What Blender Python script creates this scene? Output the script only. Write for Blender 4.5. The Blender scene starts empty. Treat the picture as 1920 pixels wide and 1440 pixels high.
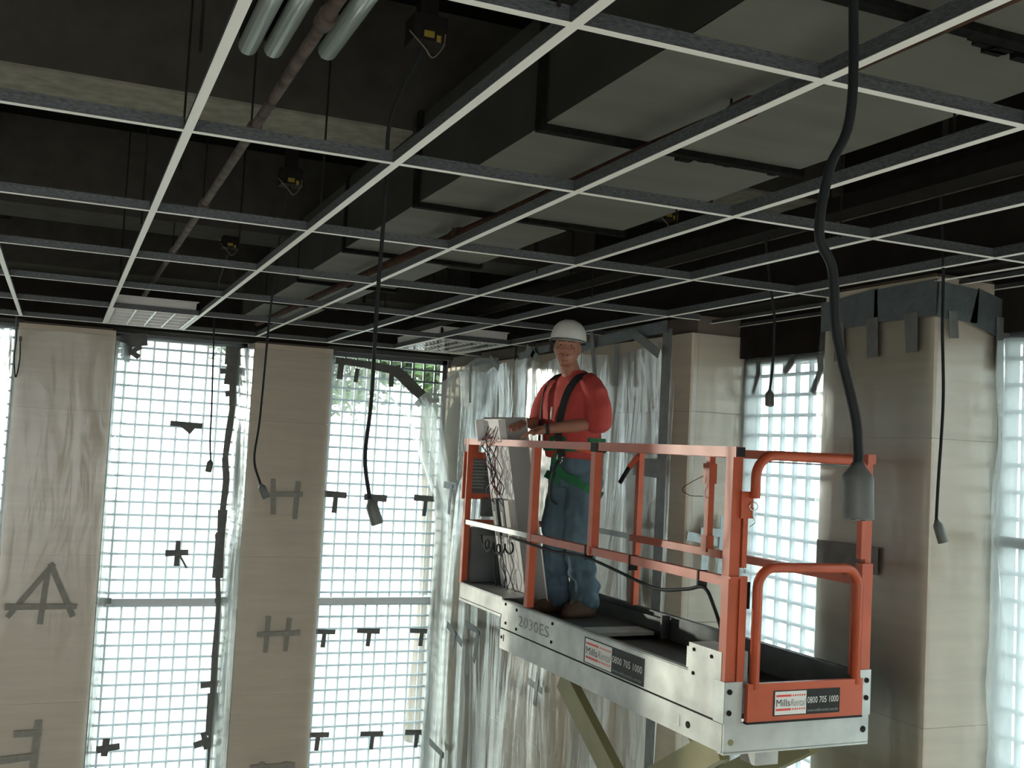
import bpy, bmesh, math, random
from math import sin, cos, pi, radians, sqrt
from mathutils import Vector, Matrix, noise
random.seed(7)
S = bpy.context.scene
COL = S.collection
ZC = 5.0          # camera height above the floor; coordinates below are metres, z measured from the camera
H = 0.865         # ceiling grid above camera

# ------------------------------------------------------------------ camera
def cam_setup():
    F = 2006.0
    yw, pt, rl = 0.39764, 0.06097, 0.05224
    f = Vector((sin(yw)*cos(pt), cos(yw)*cos(pt), sin(pt)))
    rt = Vector((cos(yw), -sin(yw), 0)); up = rt.cross(f)
    r2 = cos(rl)*rt + sin(rl)*up; u2 = -sin(rl)*rt + cos(rl)*up
    cd = bpy.data.cameras.new('camera'); cd.sensor_width = 36; cd.lens = F/1920*36
    cd.clip_start = 0.05; cd.clip_end = 300
    co = bpy.data.objects.new('camera', cd); COL.objects.link(co)
    m = Matrix((( r2.x, u2.x, -f.x, 0), (r2.y, u2.y, -f.y, 0), (r2.z, u2.z, -f.z, ZC), (0, 0, 0, 1)))
    co.matrix_world = m
    S.camera = co
cam_setup()

# ------------------------------------------------------------------ light
S.view_settings.view_transform = 'Standard'; S.view_settings.look = 'None'
S.view_settings.gamma = 1; S.view_settings.use_curve_mapping = False
S.view_settings.exposure = 1.35
w = bpy.data.worlds.new('overcast_sky'); S.world = w; w.use_nodes = True
bg = w.node_tree.nodes['Background']; bg.inputs[0].default_value = (0.96, 0.985, 0.98, 1); bg.inputs[1].default_value = 2.6

def portal(name, cx, cy, cz, sx, sz, direction):
    l = bpy.data.lights.new(name, 'AREA'); l.shape = 'RECTANGLE'; l.size = sx; l.size_y = sz
    o = bpy.data.objects.new(name, l); COL.objects.link(o); o.location = (cx, cy, cz+ZC)
    o.rotation_euler = Vector(direction).to_track_quat('-Z', 'Y').to_euler()
    l.cycles.is_portal = True

# sun: low morning sun from the far left side
sl = bpy.data.lights.new('sun', 'SUN'); sl.energy = 2.4; sl.angle = radians(1.2); sl.color = (1.0, 0.86, 0.74)
so = bpy.data.objects.new('sun', sl); COL.objects.link(so); so.location = (-20, 30, 20)
so.rotation_euler = Vector((0.63, -0.774, -0.06)).to_track_quat('-Z', 'Y').to_euler()

# ------------------------------------------------------------------ materials
M = {}
def mat(name, col, rough=0.6, metal=0.0, noise_s=0.0, noise_amt=0.0, bump=0.0, stretch=(1, 1, 1), spec=0.4, col2=None, detail=6):
    m = bpy.data.materials.new(name); m.use_nodes = True; nt = m.node_tree; b = nt.nodes['Principled BSDF']
    b.inputs['Base Color'].default_value = (*col, 1); b.inputs['Roughness'].default_value = rough
    b.inputs['Metallic'].default_value = metal; b.inputs['Specular IOR Level'].default_value = spec
    if noise_s:
        tc = nt.nodes.new('ShaderNodeTexCoord'); mp = nt.nodes.new('ShaderNodeMapping'); mp.inputs['Scale'].default_value = stretch
        nz = nt.nodes.new('ShaderNodeTexNoise'); nz.inputs['Scale'].default_value = noise_s; nz.inputs['Detail'].default_value = detail
        nt.links.new(tc.outputs['Object'], mp.inputs[0]); nt.links.new(mp.outputs[0], nz.inputs['Vector'])
        rmp = nt.nodes.new('ShaderNodeValToRGB')
        c2 = col2 or tuple(c*(1-noise_amt) for c in col)
        rmp.color_ramp.elements[0].color = (*c2, 1); rmp.color_ramp.elements[0].position = 0.3
        rmp.color_ramp.elements[1].color = (*col, 1); rmp.color_ramp.elements[1].position = 0.7
        nt.links.new(nz.outputs['Fac'], rmp.inputs[0]); nt.links.new(rmp.outputs[0], b.inputs['Base Color'])
        if bump:
            bp = nt.nodes.new('ShaderNodeBump'); bp.inputs['Strength'].default_value = bump; bp.inputs['Distance'].default_value = 0.01
            nt.links.new(nz.outputs['Fac'], bp.inputs['Height']); nt.links.new(bp.outputs[0], b.inputs['Normal'])
    M[name] = m
    return m

def sheet_mat(name, opac, white, gloss_rough, bump_s, stretch, bump, trans=0.5, glossw=0.35):
    """thin clear polythene: part see-through, part milky, with a creased glossy skin"""
    m = bpy.data.materials.new(name); m.use_nodes = True; nt = m.node_tree; nt.nodes.clear()
    N = nt.nodes.new; L = nt.links.new
    out = N('ShaderNodeOutputMaterial'); tr = N('ShaderNodeBsdfTransparent'); tr.inputs[0].default_value = (0.96, 0.98, 0.98, 1)
    df = N('ShaderNodeBsdfDiffuse'); df.inputs[0].default_value = (*white, 1)
    tl = N('ShaderNodeBsdfTranslucent'); tl.inputs[0].default_value = (*white, 1)
    gl = N('ShaderNodeBsdfGlossy'); gl.inputs['Roughness'].default_value = gloss_rough; gl.inputs[0].default_value = (0.95, 0.97, 0.98, 1)
    tc = N('ShaderNodeTexCoord'); mp = N('ShaderNodeMapping'); mp.inputs['Scale'].default_value = stretch
    nz = N('ShaderNodeTexNoise'); nz.inputs['Scale'].default_value = bump_s; nz.inputs['Detail'].default_value = 5; nz.inputs['Distortion'].default_value = 0.6
    bp = N('ShaderNodeBump'); bp.inputs['Strength'].default_value = bump; bp.inputs['Distance'].default_value = 0.03
    L(tc.outputs['Object'], mp.inputs[0]); L(mp.outputs[0], nz.inputs['Vector']); L(nz.outputs['Fac'], bp.inputs['Height'])
    for s in (df, tl, gl): L(bp.outputs[0], s.inputs['Normal'])
    m1 = N('ShaderNodeMixShader'); m1.inputs[0].default_value = trans; L(df.outputs[0], m1.inputs[1]); L(tl.outputs[0], m1.inputs[2])
    m2 = N('ShaderNodeMixShader'); m2.inputs[0].default_value = opac; L(tr.outputs[0], m2.inputs[1]); L(m1.outputs[0], m2.inputs[2])
    fr = N('ShaderNodeFresnel'); fr.inputs[0].default_value = 1.5; L(bp.outputs[0], fr.inputs['Normal'])
    mm = N('ShaderNodeMath'); mm.operation = 'MULTIPLY_ADD'; mm.inputs[1].default_value = 1.0; mm.inputs[2].default_value = glossw*0.15; mm.use_clamp = True
    L(fr.outputs[0], mm.inputs[0])
    m3 = N('ShaderNodeMixShader'); L(mm.outputs[0], m3.inputs[0]); L(m2.outputs[0], m3.inputs[1]); L(gl.outputs[0], m3.inputs[2])
    L(m3.outputs[0], out.inputs[0]); M[name] = m
    return m

def glass_mat(name):
    m = bpy.data.materials.new(name); m.use_nodes = True; nt = m.node_tree; nt.nodes.clear()
    N = nt.nodes.new; L = nt.links.new
    out = N('ShaderNodeOutputMaterial'); tr = N('ShaderNodeBsdfTransparent'); tr.inputs[0].default_value = (0.90, 0.96, 0.95, 1)
    gl = N('ShaderNodeBsdfGlossy'); gl.inputs['Roughness'].default_value = 0.02
    mx = N('ShaderNodeMixShader'); mx.inputs[0].default_value = 0.06; L(tr.outputs[0], mx.inputs[1]); L(gl.outputs[0], mx.inputs[2]); L(mx.outputs[0], out.inputs[0])
    M[name] = m

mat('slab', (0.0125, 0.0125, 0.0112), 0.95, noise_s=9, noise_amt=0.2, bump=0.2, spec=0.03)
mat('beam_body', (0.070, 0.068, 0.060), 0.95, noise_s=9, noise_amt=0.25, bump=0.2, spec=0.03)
mat('beam', (0.27, 0.255, 0.21), 0.95, noise_s=14, noise_amt=0.35, bump=0.4, detail=10, spec=0.03)  # paler copy of the beam concrete, with the light on its underside painted in
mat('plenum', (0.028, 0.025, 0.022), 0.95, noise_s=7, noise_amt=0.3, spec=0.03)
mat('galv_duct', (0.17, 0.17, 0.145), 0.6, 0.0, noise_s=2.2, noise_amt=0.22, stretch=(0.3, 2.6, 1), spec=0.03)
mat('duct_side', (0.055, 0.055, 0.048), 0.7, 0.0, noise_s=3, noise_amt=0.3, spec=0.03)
mat('flange_dark', (0.015, 0.015, 0.014), 0.8, noise_s=40, noise_amt=0.5, bump=0.4, spec=0.03)
mat('rust', (0.085, 0.045, 0.034), 0.85, noise_s=25, noise_amt=0.5, bump=0.2, spec=0.03)
mat('rust_pale', (0.15, 0.11, 0.092), 0.85, noise_s=12, noise_amt=0.8)
mat('dark_steel', (0.022, 0.020, 0.018), 0.7, 0.0, noise_s=20, noise_amt=0.3, spec=0.03)
mat('tee_white', (0.82, 0.80, 0.75), 0.5)
mat('tee_web', (0.14, 0.155, 0.165), 0.5, 0.3, noise_s=60, noise_amt=0.6, stretch=(1, 1, 4))
mat('white_paint', (0.80, 0.80, 0.79), 0.35)
mat('mirror_alu', (0.88, 0.88, 0.90), 0.10, 1.0)
mat('tube_glass', (0.36, 0.41, 0.38), 0.25)
mat('black_rubber', (0.016, 0.019, 0.020), 0.6, spec=0.15)
mat('socket_grey', (0.115, 0.125, 0.12), 0.5, noise_s=30, noise_amt=0.2)
mat('yellow_plastic', (0.26, 0.19, 0.025), 0.5)
mat('copper_wire', (0.20, 0.16, 0.12), 0.5)
mat('travertine', (0.70, 0.615, 0.505), 0.8, noise_s=3.0, noise_amt=0.12, stretch=(0.6, 0.6, 7), detail=10)
mat('travertine_joint', (0.16, 0.135, 0.11), 0.9)
mat('dark_gap', (0.020, 0.020, 0.020), 0.9)
mat('grille', (0.22, 0.28, 0.32), 0.45, 0.1)
mat('frame', (0.13, 0.15, 0.16), 0.5, 0.3)
mat('ledge', (0.74, 0.80, 0.84), 0.5)
mat('tape', (0.15, 0.155, 0.15), 0.5, noise_s=18, noise_amt=0.3, bump=0.35)
mat('tape_col', (0.33, 0.32, 0.285), 0.6, noise_s=18, noise_amt=0.2, bump=0.3)
mat('tape_blue', (0.10, 0.12, 0.128), 0.45, noise_s=18, noise_amt=0.3, bump=0.4)
mat('tape_pale', (0.42, 0.50, 0.52), 0.4, noise_s=18, noise_amt=0.3, bump=0.3)
mat('floor', (0.58, 0.53, 0.47), 0.8, noise_s=1.2, noise_amt=0.25)
mat('plaster', (0.62, 0.58, 0.51), 0.9, noise_s=2, noise_amt=0.1)
mat('ground', (0.52, 0.50, 0.46), 0.95, noise_s=0.5, noise_amt=0.2)
mat('leaf', (0.085, 0.16, 0.045), 0.5, noise_s=1.5, noise_amt=0.6)
mat('bark', (0.16, 0.12, 0.08), 0.9, noise_s=8, noise_amt=0.4, bump=0.6)
mat('orange', (0.52, 0.10, 0.042), 0.42, noise_s=7, noise_amt=0.22, bump=0.05)
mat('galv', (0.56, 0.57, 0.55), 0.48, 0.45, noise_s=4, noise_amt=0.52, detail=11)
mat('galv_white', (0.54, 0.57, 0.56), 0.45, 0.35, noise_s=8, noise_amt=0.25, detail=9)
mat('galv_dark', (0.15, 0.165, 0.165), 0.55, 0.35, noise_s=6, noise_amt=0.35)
mat('deck', (0.085, 0.09, 0.088), 0.6, 0.4, noise_s=40, noise_amt=0.4, bump=0.3)
mat('olive', (0.27, 0.25, 0.12), 0.5, noise_s=5, noise_amt=0.2)
mat('hole', (0.012, 0.012, 0.012), 0.9)
mat('sticker_white', (0.72, 0.72, 0.69), 0.5)
mat('sticker_black', (0.022, 0.024, 0.024), 0.55, spec=0.2)
mat('sticker_red', (0.66, 0.06, 0.055), 0.5)
mat('sticker_grey', (0.25, 0.26, 0.25), 0.5)
mat('stencil', (0.20, 0.20, 0.19), 0.7, noise_s=60, noise_amt=-0.8)
mat('sign_grey', (0.13, 0.135, 0.125), 0.5, noise_s=25, noise_amt=0.5)
mat('fixture_white', (0.74, 0.72, 0.72), 0.4)
mat('fixture_grey', (0.30, 0.30, 0.295), 0.5)
mat('ballast', (0.10, 0.10, 0.10), 0.5, 0.3)
mat('ballast_label', (0.55, 0.53, 0.50), 0.5)
mat('wire_red', (0.20, 0.03, 0.03), 0.5)
mat('wire_blue', (0.035, 0.04, 0.10), 0.5)
mat('skin', (0.40, 0.185, 0.12), 0.55, noise_s=14, noise_amt=0.15)
mat('lip', (0.33, 0.115, 0.09), 0.5)
mat('teeth', (0.72, 0.68, 0.6), 0.3)
mat('eye_dark', (0.03, 0.02, 0.015), 0.3)
mat('eye_white', (0.25, 0.21, 0.18), 0.3)
mat('brow', (0.16, 0.11, 0.08), 0.9)
mat('hair', (0.07, 0.055, 0.045), 0.8)
mat('shirt', (0.52, 0.070, 0.060), 0.85, noise_s=5, noise_amt=0.25, bump=0.15)
mat('hi_vis', (0.80, 0.13, 0.06), 0.7)
mat('denim', (0.13, 0.21, 0.265), 0.9, noise_s=4, noise_amt=0.5, bump=0.2)
mat('boot', (0.12, 0.075, 0.05), 0.75, noise_s=15, noise_amt=0.4)
mat('strap', (0.022, 0.024, 0.026), 0.8)
mat('harness_green', (0.020, 0.15, 0.065), 0.75)
mat('helmet', (0.72, 0.72, 0.69), 0.3)
mat('chrome', (0.7, 0.7, 0.7), 0.2, 1.0)
sheet_mat('sheet_clear', 0.08, (0.75, 0.79, 0.80), 0.25, 3.0, (2.2, 2.2, 0.5), 0.35, glossw=0.1)
sheet_mat('sheet_milky', 0.55, (0.60, 0.66, 0.68), 0.20, 2.2, (2.5, 2.5, 0.45), 0.7, trans=0.55)
sheet_mat('sheet_wall', 0.18, (0.84, 0.77, 0.67), 0.2, 2.0, (2.6, 2.6, 0.35), 0.9, trans=0.3, glossw=0.6)
sheet_mat('film', 0.16, (0.90, 0.95, 0.96), 0.35, 2.0, (1, 1, 0.7), 0.35, trans=0.85, glossw=0.05)
sheet_mat('film_crumpled', 0.30, (0.90, 0.94, 0.95), 0.3, 5.0, (1, 1, 0.6), 1.0, trans=0.85, glossw=0.05)
glass_mat('pane')

# ------------------------------------------------------------------ mesh helpers
class MB:
    def __init__(s): s.v = []; s.f = []; s.mi = []; s.sm = []
    def add(s, vs, fs, mi=0, smooth=False):
        o = len(s.v); s.v += [Vector(q) for q in vs]
        for f in fs: s.f.append([i+o for i in f]); s.mi.append(mi); s.sm.append(smooth)
        return s
    def hexa(s, p, mi=0):     # 8 corners: bottom 0-3, top 4-7
        return s.add(p, [(0, 3, 2, 1), (4, 5, 6, 7), (0, 1, 5, 4), (1, 2, 6, 5), (2, 3, 7, 6), (3, 0, 4, 7)], mi)
    def box(s, x0, x1, y0, y1, z0, z1, mi=0):
        return s.hexa([(x0, y0, z0), (x1, y0, z0), (x1, y1, z0), (x0, y1, z0), (x0, y0, z1), (x1, y0, z1), (x1, y1, z1), (x0, y1, z1)], mi)
    def bar(s, a, b, w, h, up=(0, 0, 1), mi=0):    # rectangular bar a->b, w sideways, h along up
        a = Vector(a); b = Vector(b); d = (b-a).normalized(); sd = d.cross(Vector(up))
        if sd.length < 1e-4: sd = d.cross(Vector((1, 0, 0)))
        sd.normalize(); u = sd.cross(d)
        p = []
        for q in (a, b):
            p += [q - sd*w/2 - u*h/2, q + sd*w/2 - u*h/2, q + sd*w/2 + u*h/2, q - sd*w/2 + u*h/2]
        return s.add(p, [(0, 1, 2, 3), (7, 6, 5, 4), (0, 4, 5, 1), (1, 5, 6, 2), (2, 6, 7, 3), (3, 7, 4, 0)], mi)
    def tube(s, pts, r, n=8, mi=0, cap=True):
        pts = [Vector(q) for q in pts]; rs = r if isinstance(r, (list, tuple)) else [r]*len(pts)
        vs = []; fs = []; ref = None
        for i, q in enumerate(pts):
            d = (pts[min(i+1, len(pts)-1)] - pts[max(i-1, 0)]).normalized()
            if ref is None:
                ref = d.orthogonal().normalized()
            else:
                ref = (ref - d*ref.dot(d))
                ref = ref.normalized() if ref.length > 1e-6 else d.orthogonal().normalized()
            b = d.cross(ref)
            for k in range(n):
                t = 2*pi*k/n; vs.append(q + (ref*cos(t) + b*sin(t))*rs[i])
        for i in range(len(pts)-1):
            for k in range(n):
                k2 = (k+1) % n; fs.append((i*n+k, i*n+k2, (i+1)*n+k2, (i+1)*n+k))
        s.add(vs, fs, mi, True)
        if cap:
            o = len(s.v) - len(vs)
            s.f.append([o+k for k in range(n)][::-1]); s.mi.append(mi); s.sm.append(False)
            s.f.append([o+(len(pts)-1)*n+k for k in range(n)]); s.mi.append(mi); s.sm.append(False)
        return s
    def loft(s, rings, mi=0, cap=True, smooth=True):   # rings of equal count
        n = len(rings[0]); vs = [q for r in rings for q in r]; fs = []
        for i in range(len(rings)-1):
            for k in range(n):
                k2 = (k+1) % n; fs.append((i*n+k, i*n+k2, (i+1)*n+k2, (i+1)*n+k))
        if cap: fs.append(tuple(range(n))[::-1]); fs.append(tuple((len(rings)-1)*n+k for k in range(n)))
        return s.add(vs, fs, mi, smooth)
    def grid(s, nu, nv, fn, mi=0, keep=None, smooth=True):
        vs = [fn(i/nu, j/nv) for j in range(nv+1) for i in range(nu+1)]; fs = []
        for j in range(nv):
            for i in range(nu):
                if keep and not keep((i+.5)/nu, (j+.5)/nv): continue
                a = j*(nu+1)+i; fs.append((a, a+1, a+nu+2, a+nu+1))
        return s.add(vs, fs, mi, smooth)
    def mesh(s, name, off):
        me = bpy.data.meshes.new(name); me.from_pydata([v-off for v in s.v], [], s.f)
        me.polygons.foreach_set('material_index', s.mi); me.polygons.foreach_set('use_smooth', s.sm); me.update()
        return me
    def build(s, name, mats, parent=None, local=False, fixn=True):
        """world coordinates relative to the camera height unless local"""
        if local: off = Vector((0, 0, 0)); loc = Vector((0, 0, 0))
        elif parent is not None:
            r = parent
            while r.parent is not None: r = r.parent
            off = Vector(r.location) - Vector((0, 0, ZC)); loc = Vector((0, 0, 0))
        else:
            xs = [v.x for v in s.v]; ys = [v.y for v in s.v]; zs = [v.z for v in s.v]
            off = Vector(((min(xs)+max(xs))/2, (min(ys)+max(ys))/2, min(zs))); loc = off + Vector((0, 0, ZC))
        me = s.mesh(name, off)
        if fixn:
            bm = bmesh.new(); bm.from_mesh(me); bmesh.ops.recalc_face_normals(bm, faces=bm.faces); bm.to_mesh(me); bm.free()
        for mm in (mats if isinstance(mats, (list, tuple)) else [mats]): me.materials.append(M[mm])
        o = bpy.data.objects.new(name, me); COL.objects.link(o); o.location = loc
        if parent is not None: o.parent = parent
        return o

def tag(o, label=None, cat=None, group=None, kind=None):
    if label: o['label'] = label
    if cat: o['category'] = cat
    if group: o['group'] = group
    if kind: o['kind'] = kind
    return o
def empty(name, x, y, z, rz=0):
    o = bpy.data.objects.new(name, None); COL.objects.link(o); o.location = (x, y, z+ZC); o.rotation_euler = (0, 0, rz); o.empty_display_size = 0.1
    return o
def dup(o, loc, parent=None):
    c = o.copy(); COL.objects.link(c); c.location = loc
    if parent is not None: c.parent = parent
    return c
def structure(o): o['kind'] = 'structure'; return o
def smooth_path(pts, n=8):
    pts = [Vector(q) for q in pts]; out = []
    P = [pts[0]*2-pts[1]] + pts + [pts[-1]*2-pts[-2]]
    for i in range(1, len(P)-2):
        for k in range(n):
            t = k/n; a, b, c, d = P[i-1], P[i], P[i+1], P[i+2]
            out.append(0.5*((2*b) + (c-a)*t + (2*a-5*b+4*c-d)*t*t + (3*b-a-3*c+d)*t**3))
    out.append(pts[-1]); return out
def text_part(name, txt, origin, xd, yd, height, m, parent, width=None, shear=0.0, depth=0.0008):
    """flat print on a surface: xd, yd directions in the surface, left baseline at origin"""
    cu = bpy.data.curves.new(name, 'FONT'); cu.body = txt; cu.size = 1.0; cu.shear = shear; cu.extrude = 0.0
    cu.resolution_u = 2
    t = bpy.data.objects.new(name, cu); COL.objects.link(t)
    dg = bpy.context.evaluated_depsgraph_get(); me = bpy.data.meshes.new_from_object(t.evaluated_get(dg))
    bpy.data.objects.remove(t); bpy.data.curves.remove(cu)
    xs = [v.co.x for v in me.vertices]; ys = [v.co.y for v in me.vertices]
    x0 = min(xs); wd = max(xs)-x0; sy = height/max(ys); sx = (width/wd) if width else sy
    xd = Vector(xd).normalized(); yd = Vector(yd).normalized(); nd = xd.cross(yd); o3 = Vector(origin)
    mb = MB(); mb.add([o3 + xd*((v.co.x-x0)*sx) + yd*(v.co.y*sy) + nd*depth for v in me.vertices], [tuple(p.vertices) for p in me.polygons])
    bpy.data.meshes.remove(me)
    return mb.build(name, m, parent, fixn=False)
# ================================================================== STRUCTURE
XR = 3.65      # face of the right-hand wall
XG = 4.08      # window plane in the right-hand wall
YF = 10.40     # face of the far wall's columns
YG = 10.90     # window plane in the far wall
FL = -ZC       # floor level
XL, YB = -7.2, -6.5

structure(MB().box(XL-.4, XG+.5, YB-.4, YG+.5, FL-.25, FL).build('floor', 'floor'))
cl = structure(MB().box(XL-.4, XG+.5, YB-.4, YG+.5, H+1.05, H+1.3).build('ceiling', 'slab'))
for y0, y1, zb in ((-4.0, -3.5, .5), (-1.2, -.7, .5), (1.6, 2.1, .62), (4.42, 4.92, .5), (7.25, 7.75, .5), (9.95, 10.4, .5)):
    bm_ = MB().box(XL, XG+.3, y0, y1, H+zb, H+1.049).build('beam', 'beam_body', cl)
    if 4 < y0 < 5: MB().box(XL, XG+.3, y0+.01, y1-.01, H+zb-.012, H+zb).build('beam_soffit_lit', 'beam', bm_)  # thin board whose paler colour stands for light on the beam's underside
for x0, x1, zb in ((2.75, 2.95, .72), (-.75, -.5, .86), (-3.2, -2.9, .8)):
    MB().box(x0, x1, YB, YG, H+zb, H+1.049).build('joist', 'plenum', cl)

# walls above the window heads, and the wall planes themselves
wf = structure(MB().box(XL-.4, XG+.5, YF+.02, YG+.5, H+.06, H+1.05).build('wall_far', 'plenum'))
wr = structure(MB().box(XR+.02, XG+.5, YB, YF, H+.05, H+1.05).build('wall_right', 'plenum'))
# header over the right-hand windows
for y0, y1 in ((4.50, 5.78), (2.46, 3.74), (.42, 1.70), (-1.62, -.34), (-3.66, -2.38), (-5.7, -4.42)):
    MB().box(XG-.07, XG+.4, y0, y1, .66, H+.05).build('window_header', 'plenum', wr)
# solid stretch of the right wall behind the plastic, clad with tall panels
ys = [5.78, 6.56, 7.34, 8.12, 8.90, 9.68, 10.42]
MB().box(XR+.05, XG+.04, 5.80, 10.41, FL, H+.05).box(3.82, XG+.04, 10.41, YG+.06, FL, H+.05).build('wall_core', 'travertine_joint', wr)
zs = [FL, -3.66, -2.34, -1.02, .30, .80]
for a, b in zip(ys[:-1], ys[1:]):
    for c, d in zip(zs[:-1], zs[1:]):
        MB().box(XR, XR+.05, a+.004, b-.004, c+.001, d-.001).build('cladding_panel', 'travertine', wr)
for c, d in zip(zs[:-1], zs[1:]):
    MB().box(XR+.05, XG-.02, 5.78, 5.80, c+.002, d-.002).build('cladding_panel', 'travertine', wr)
# walls out of view: the opening behind the camera is added for fill light
wl = structure(MB().box(XL-.4, XL, YB, YG+.4, FL, H+1.05).build('wall_left', 'plaster'))
wn = structure(MB().box(XL-.4, XG+.4, YB-.4, YB, FL, FL+1.0).box(XL-.4, XG+.4, YB-.4, YB, H-.1, H+1.05)
    .box(XL-.4, -4.6, YB-.4, YB, FL+1, H-.1).box(.6, XG+.4, YB-.4, YB, FL+1, H-.1).build('wall_near', 'plaster'))

# ------------------------------------------------------------------ columns clad in stone panels
def column(x0, x1, y0, y1, label, joints=(-3.75, -2.45, -1.15, .15)):
    r = empty('column', (x0+x1)/2, (y0+y1)/2, FL)
    tag(r, label, 'column', 'stone-clad columns between the windows')
    MB().box(x0+.03, x1-.03, y0+.03, y1-.03, FL, H+.05).build('column_core', 'travertine_joint', r)
    zz = [FL] + list(joints) + [H+.03]
    for a, b in zip(zz[:-1], zz[1:]):
        MB().box(x0, x1, y0, y1, a+.001, b-.001).build('cladding_panel', 'travertine', r)
    return r
column(-.39, .42, YF, YG+.1, 'beige stone-clad column marked with a taped A, at the left edge')
column(1.68, 2.44, YF, YG+.1, 'beige stone-clad column marked with two taped H shapes, between the two tall windows')
column(-2.40, -1.66, YF, YG+.1, 'beige stone-clad column beyond the left edge of the photo')
column(XR, XG+.1, 3.74, 4.50, 'broad shaded column right of the lift, its near side lit by the window')
for y in (1.70, -.34, -2.38, -4.42):
    column(XR, XG+.1, y, y+.76, 'stone-clad column of the right wall, behind the camera')
for x in (-4.44, -6.48):
    column(x, x+.76, YF, YG+.1, 'stone-clad column of the far wall, out of frame at the left')

# ------------------------------------------------------------------ windows with steel lattice
def window(n, cx, cy, rz, wd, ztop, film, keep_top=None, ledge=True, px=.1285, pz=.1235, frame_w=.05, zb=FL):
    """local x along the window, local -y into the room"""
    r = empty('window_%d' % n, cx, cy, zb, rz); structure(r)
    hgt = ztop - zb; hw = wd/2
    fr = MB().box(-hw, -hw+frame_w, -.03, .05, 0, hgt).box(hw-frame_w, hw, -.03, .05, 0, hgt).box(-hw, hw, -.03, .05, hgt-frame_w, hgt).box(-hw, hw, -.03, .05, 0, frame_w)
    fr.build('window_frame', 'frame', r, local=True)
    MB().box(-hw, hw, .075, .083, 0, hgt).build('glass_pane', 'pane', r, local=True)
    bv = MB().box(-.010, .010, -.012, .012, 0, hgt); bh = MB().box(-hw, hw, -.019, .002, -.0105, .0105)
    nv = max(1, round(wd/px)); first = None
    for k in range(1, nv):
        x = -hw + wd*k/nv
        if first is None: first = bv.build('upright_bar', 'grille', r, local=True); first.location = (x, 0, 0)
        else: dup(first, (x, 0, 0), r)
    nh = int(hgt/pz); first = None
    for k in range(1, nh+1):
        z = hgt - pz*k
        if z < .05: break
        if first is None: first = bh.build('cross_bar', 'grille', r, local=True); first.location = (0, 0, z)
        else: dup(first, (0, 0, z), r)
    if ledge: MB().box(-hw, hw, -.06, .06, -1.67-zb, -1.605-zb).build('transom', 'ledge', r, local=True)
    if film:
        top = keep_top or (lambda x: hgt-.02)
        sd = n*3.7
        def fn(u, v):
            x = -hw+.01+(wd-.02)*u; z = .02+(top(x)-.02)*v
            return (x, -.045+.012*noise.noise((x*2.2+sd, z*1.1, 0))+.006*noise.noise((x*7+sd, z*4, 3)), z)
        MB().grid(24, 80, fn).build('plastic_film', film, r, local=True, fixn=False)
    return r

WT = H+.05
window(1, .42+.63, YG, 0, 1.26, WT, 'film')
# second far window: the film hangs low at its right, leaving the top corner clear
def top2(x):
    X = x+3.12
    if X < 3.22: z = .82-.02*(X-2.6)
    elif X < 3.60: z = .80-.86*(X-3.22)
    else: z = .47
    return z-FL
window(2, 3.12, YG, 0, 1.36, WT, 'film', keep_top=top2)
window(3, -1.025, YG, 0, 1.27, WT, 'film')
window(4, -3.04, YG, 0, 1.28, WT, 'film')
window(5, -5.08, YG, 0, 1.28, WT, 'film')
R = -pi/2
window(6, XG, 5.14, R, 1.28, .665, 'film_crumpled', ledge=False)
window(7, XG, 3.10, R, 1.28, .665, 'film_crumpled', ledge=False)
window(8, XG, 1.06, R, 1.28, .665, 'film', ledge=False)
window(9, XG, -.98, R, 1.28, .665, 'film', ledge=False)
window(10, XG, -3.02, R, 1.28, .665, 'film', ledge=False)
for i, (cx, wd) in enumerate(((1.05, 1.2), (3.12, 1.3), (-1.02, 1.2), (-3.04, 1.2), (-5.08, 1.2))):
    portal('sky_portal_far', cx, YG+.2, (WT+FL)/2, wd, WT-FL, (0, -1, 0))
for cy in (5.14, 3.10, 1.06, -.98, -3.02):
    portal('sky_portal_right', XG+.25, cy, (.66+FL)/2, 1.25, .66-FL, (-1, 0, 0))
for cx, wd in ((-2.0, 5.2),):
    portal('sky_portal_near', cx, YB-.3, (H-.1+FL+1)/2, wd, H-.1-FL-1, (0, 1, 0))

# ------------------------------------------------------------------ outside
structure(MB().grid(8, 8, lambda u, v: (-70+150*u, -70+150*v, FL-.3)).build('ground', 'ground'))
def tree(x, y, h, rad, label, n=2600, seed=1):
    rd = random.Random(seed); r = empty('tree', x, y, FL-.3); tag(r, label, 'tree', 'trees outside the far window')
    b = FL-.3
    MB().tube(smooth_path([(x, y, b), (x+.1, y+.05, b+h*.3), (x-.1, y, b+h*.6), (x, y, b+h*.85)], 5), [.22-.009*i for i in range(16)], 9).build('trunk', 'bark', r)
    c = MB()
    blobs = [(Vector((x+rd.uniform(-.6, .6)*rad, y+rd.uniform(-.6, .6)*rad, b+h*.72+rd.uniform(-.55, .5)*rad)), rad*rd.uniform(.35, .6)) for _ in range(14)]
    for k in range(n):
        q, rr = rd.choice(blobs); d = Vector((rd.gauss(0, 1), rd.gauss(0, 1), rd.gauss(0, 1))).normalized()
        p = q + d*rr*rd.uniform(.55, 1); s = rd.uniform(.09, .2)
        a = Vector((rd.gauss(0, 1), rd.gauss(0, 1), rd.gauss(0, .6))).normalized()*s; e = a.cross(Vector((rd.gauss(0, 1), rd.gauss(0, 1), 1))).normalized()*s*.42
        c.add([p-a, p-a*.2+e, p+a, p-a*.2-e], [(0, 1, 2, 3)])
    c.build('crown', 'leaf', r, fixn=False)
    tag(r, label, 'tree')
tree(6.3, 18.6, 10.4, 1.75, 'leafy tree seen through the clear top corner of the second window', n=9000, seed=3)
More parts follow.
